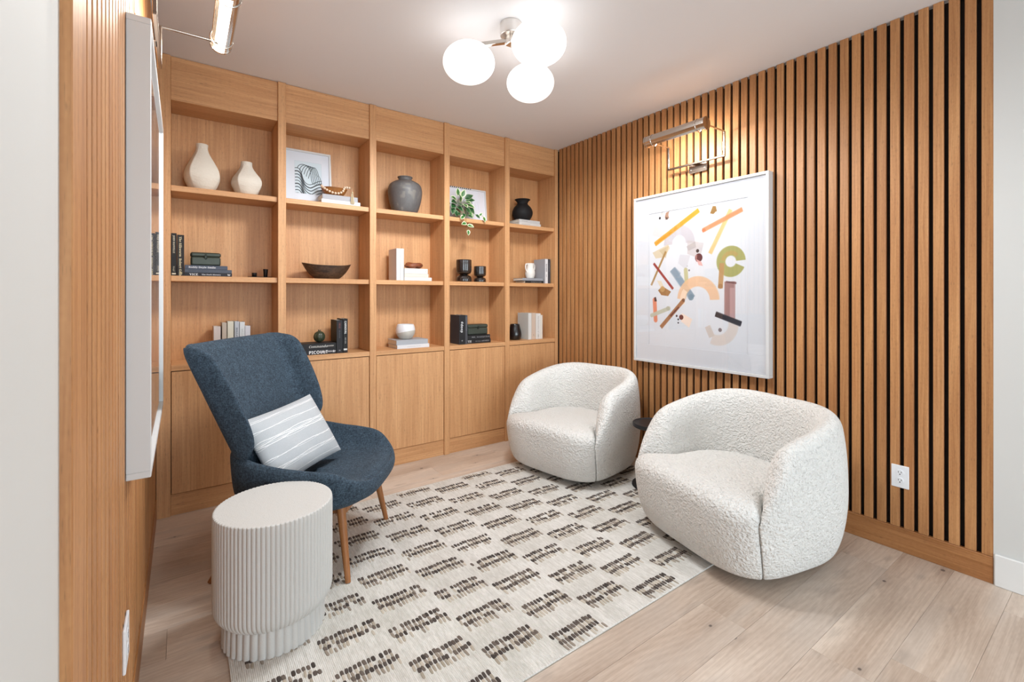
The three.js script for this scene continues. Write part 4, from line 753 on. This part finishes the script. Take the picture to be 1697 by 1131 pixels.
  leaf(.13, .032, .095, .5, .6, .5, .04); leaf(.165, .03, .105, .3, -.9, .3, .055); leaf(.1, .04, .085, .8, -.5, .3, .05, leafDark);
}
// bay 4, middle shelf: two smoked glass goblets
{
  const gm = new THREE.MeshPhysicalMaterial({ color: 0x1b1513, roughness: .08, clearcoat: 1, clearcoatRoughness: .05 });
  const gob = (label, x, R0, H) => {
    const t = thing('goblet', label, 'glass', [x, Y2, -3.52], 0, 'black ribbed goblets');
    const rib = (prof, nv) => gridSkin(240, nv, (u, v) => { const q = v * (prof.length - 1), i = Math.min(prof.length - 2, Math.floor(q)), s = q - i, p0 = prof[Math.max(0, i - 1)], p1 = prof[i], p2 = prof[i + 1], p3 = prof[Math.min(prof.length - 1, i + 2)]; const f = (d) => .5 * (2 * p1[d] + (p2[d] - p0[d]) * s + (2 * p0[d] - 5 * p1[d] + 4 * p2[d] - p3[d]) * s * s + (3 * p1[d] - p0[d] - 3 * p2[d] + p3[d]) * s * s * s); const a = u * Math.PI * 2, r = Math.max(0, f(0) * R0) * (1 + .012 * Math.cos(a * 30)); return [Math.sin(a) * r, f(1) * H, Math.cos(a) * r, u, v]; }, true);
    part(t, 'foot', rib([[0, 0.002], [.88, 0], [.97, .02], [.99, .1], [.96, .2], [.82, .28], [.5, .325], [.45, .335], [0, .335]], 40), gm);
    part(t, 'bowl', rib([[0, .335], [.45, .335], [.55, .345], [.85, .395], [.98, .5], [1, .7], [1, .9], [1, .99], [.985, 1], [.955, .99], [.95, .7], [.92, .5], [.6, .4], [0, .385]], 64), gm);
  };
  gob('larger black ribbed goblet on the fourth bay shelf', 2.01, .066, .192); gob('smaller black ribbed goblet on the fourth bay shelf', 2.175, .054, .142);
}
// bay 4, counter
{
  const g = 'charcoal books in the fourth bay';
  book({ label: 'thick charcoal upright book at the left of the fourth bay', group: g, x: 1.948, y: Y3, zf: -3.44, thick: .058, tall: .252, deep: .16, color: '#45444a', spine: '#16181d', text: [['deep', .3, .55, '#e6e8ea', 'bold sans-serif', .55], ['d', .22, .5, '#e6e8ea', 'bold sans-serif'], ['·k', .84, .3, '#d2d4d6', 'serif']] });
  book({ label: 'thin grey upright book between the charcoal book and olive tin', group: g, x: 1.989, y: Y3, zf: -3.44, thick: .022, tall: .25, deep: .16, color: '#3b3c42', spine: '#4a4c52', text: [['a quiet kind of thunder', .06, .5, '#9b9da2', 'sans-serif']] });
  book({ label: 'black book at the bottom of the fourth bay stack', group: g, x: 2.125, y: Y3, zf: -3.455, thick: .037, tall: .245, deep: .16, lie: true, color: '#121316', text: [['TH', .03, .7, '#d9dadc', 'bold serif'], ['the long road', .35, .35, '#9fa1a6', 'serif'], ['STORIES', .65, .45, '#b7b9be', 'serif']] });
  book({ label: 'black book lying directly under the right olive tin', group: g, x: 2.122, y: Y3 + .0372, zf: -3.455, thick: .035, tall: .24, deep: .155, lie: true, color: '#17181c', text: [['PAUL', .2, .4, '#c9cbd0', 'serif'], ['the midnight library', .42, .4, '#b3b5ba', 'serif'], ['7', .92, .4, '#c9cbd0']] });
  tin('olive green tin box with clasp on the black books, fourth bay', 2.13, Y3 + .0724, -3.53, .205, .092, .105);
}
// bay 5, top shelf
{
  const g = 'books under the black vase';
  book({ label: 'white book at the bottom under the black vase', group: g, x: 2.70, y: Y1, zf: -3.46, thick: .031, tall: .262, deep: .17, lie: true, color: '#dedcd8', text: [['ARCHITECTURE', .1, .45, '#aaa6a0', 'serif'], ['●', .93, .4, '#34343a']] });
  book({ label: 'pale grey book on top directly under the black vase', group: g, x: 2.695, y: Y1 + .0312, zf: -3.462, thick: .029, tall: .25, deep: .165, lie: true, color: '#d2d1cf', text: [['INTERIORS', .12, .45, '#a5a19b', 'serif'], ['●', .93, .35, '#34343a']] });
  const t = thing('black_vase', 'matte black round vase with flared neck on the top right shelf', 'vase', [2.672, Y1 + .0604, -3.545]);
  part(t, 'vessel', smoothLathe([[0, .001], [.045, 0], [.07, .012], [.096, .055], [.098, .09], [.08, .13], [.056, .155], [.05, .168], [.06, .19], [.076, .205], [.072, .206], [.056, .19], [.044, .168], [.045, .15], [0, .14]], 64, 80), std({ color: 0x0b0b0d, roughness: .75 }));
}
// bay 5, middle shelf
{
  const g = 'books around the white jug';
  book({ label: 'grey upright book behind the white jug', group: g, x: 2.893, y: Y2, zf: -3.45, thick: .036, tall: .24, deep: .175, color: '#a9abb2', spine: '#e9e9ec', text: [['RAVISH', .2, .55, '#2b2c31', 'bold serif'], ['THE', .62, .4, '#6a6b70', 'serif']] });
  book({ label: 'dark charcoal upright book at the right end, beside the grey one', group: g, x: 2.928, y: Y2, zf: -3.45, thick: .031, tall: .239, deep: .175, color: '#3a3b42', spine: '#43444b', text: [['the darker side', .15, .4, '#8a8b92', 'serif']] });
  book({ label: 'black book with pale pages lying at the bottom under the jug', group: g, x: 2.76, y: Y2, zf: -3.47, thick: .025, tall: .225, deep: .16, lie: true, color: '#1c1d21', text: [['PORTRAITS OF A TOWN', .3, .45, '#b9babd', 'serif']] });
  book({ label: 'light grey book lying directly under the white jug', group: g, x: 2.745, y: Y2 + .0252, zf: -3.475, thick: .024, tall: .25, deep: .155, lie: true, color: '#a4a7ae' });
  const t = thing('jug', 'small white two-handled ceramic jug on the right bay', 'jug', [2.765, Y2 + .0494, -3.545], .25);
  const w = std({ color: 0xe9e6e0, roughness: .55 });
  part(t, 'vessel', smoothLathe([[0, .001], [.032, 0], [.038, .006], [.049, .045], [.046, .075], [.037, .1], [.038, .135], [.041, .146], [.038, .147], [.034, .135], [.033, .1], [.04, .07], [0, .02]], 56, 60), w);
  for (const s of [-1, 1]) part(t, 'handle', tube([[s * .035, .134, 0], [s * .062, .138, 0], [s * .071, .112, 0], [s * .064, .08, 0], [s * .044, .06, 0]], .0065, 28, 10), w);
}
// bay 5, counter
{
  const t = thing('tumbler_vase', 'glossy black tapered vase on the right counter', 'vase', [2.57, Y3, -3.53]);
  part(t, 'vessel', smoothLathe([[0, .001], [.042, 0], [.052, .005], [.064, .04], [.062, .075], [.05, .12], [.043, .148], [.04, .149], [.038, .145], [.046, .11], [.054, .06], [.04, .015], [0, .01]], 56, 60), new THREE.MeshPhysicalMaterial({ color: 0x101114, roughness: .3, clearcoat: .6, clearcoatRoughness: .15 }));
  const g = 'pale upright books on the right counter', z = -3.455;
  book({ label: 'white upright book nearest the black tapered vase', group: g, x: 2.692, y: Y3, zf: z, thick: .038, tall: .252, deep: .17, color: '#d9d8d2', spine: '#e3e2de' });
  book({ label: 'blush pink upright book between white books on the right counter', group: g, x: 2.738, y: Y3, zf: z, thick: .05, tall: .252, deep: .165, color: '#d8c2b0', text: [['●', .42, .35, '#43352e'], ['we', .8, .3, '#8a7364', 'serif']] });
  book({ label: 'thick white upright book with grey lettering on the right counter', group: g, x: 2.795, y: Y3, zf: z, thick: .058, tall: .246, deep: .165, color: '#e9e7e3', text: [['the fountains of silence', .1, .36, '#9a9894', 'serif'], ['bb', .85, .3, '#7d7b77', 'serif']] });
  book({ label: 'thin cream upright book at the right end of the right counter', group: g, x: 2.8365, y: Y3, zf: z, thick: .023, tall: .23, deep: .16, color: '#ece6da' });
}
renderer.render(scene, camera);
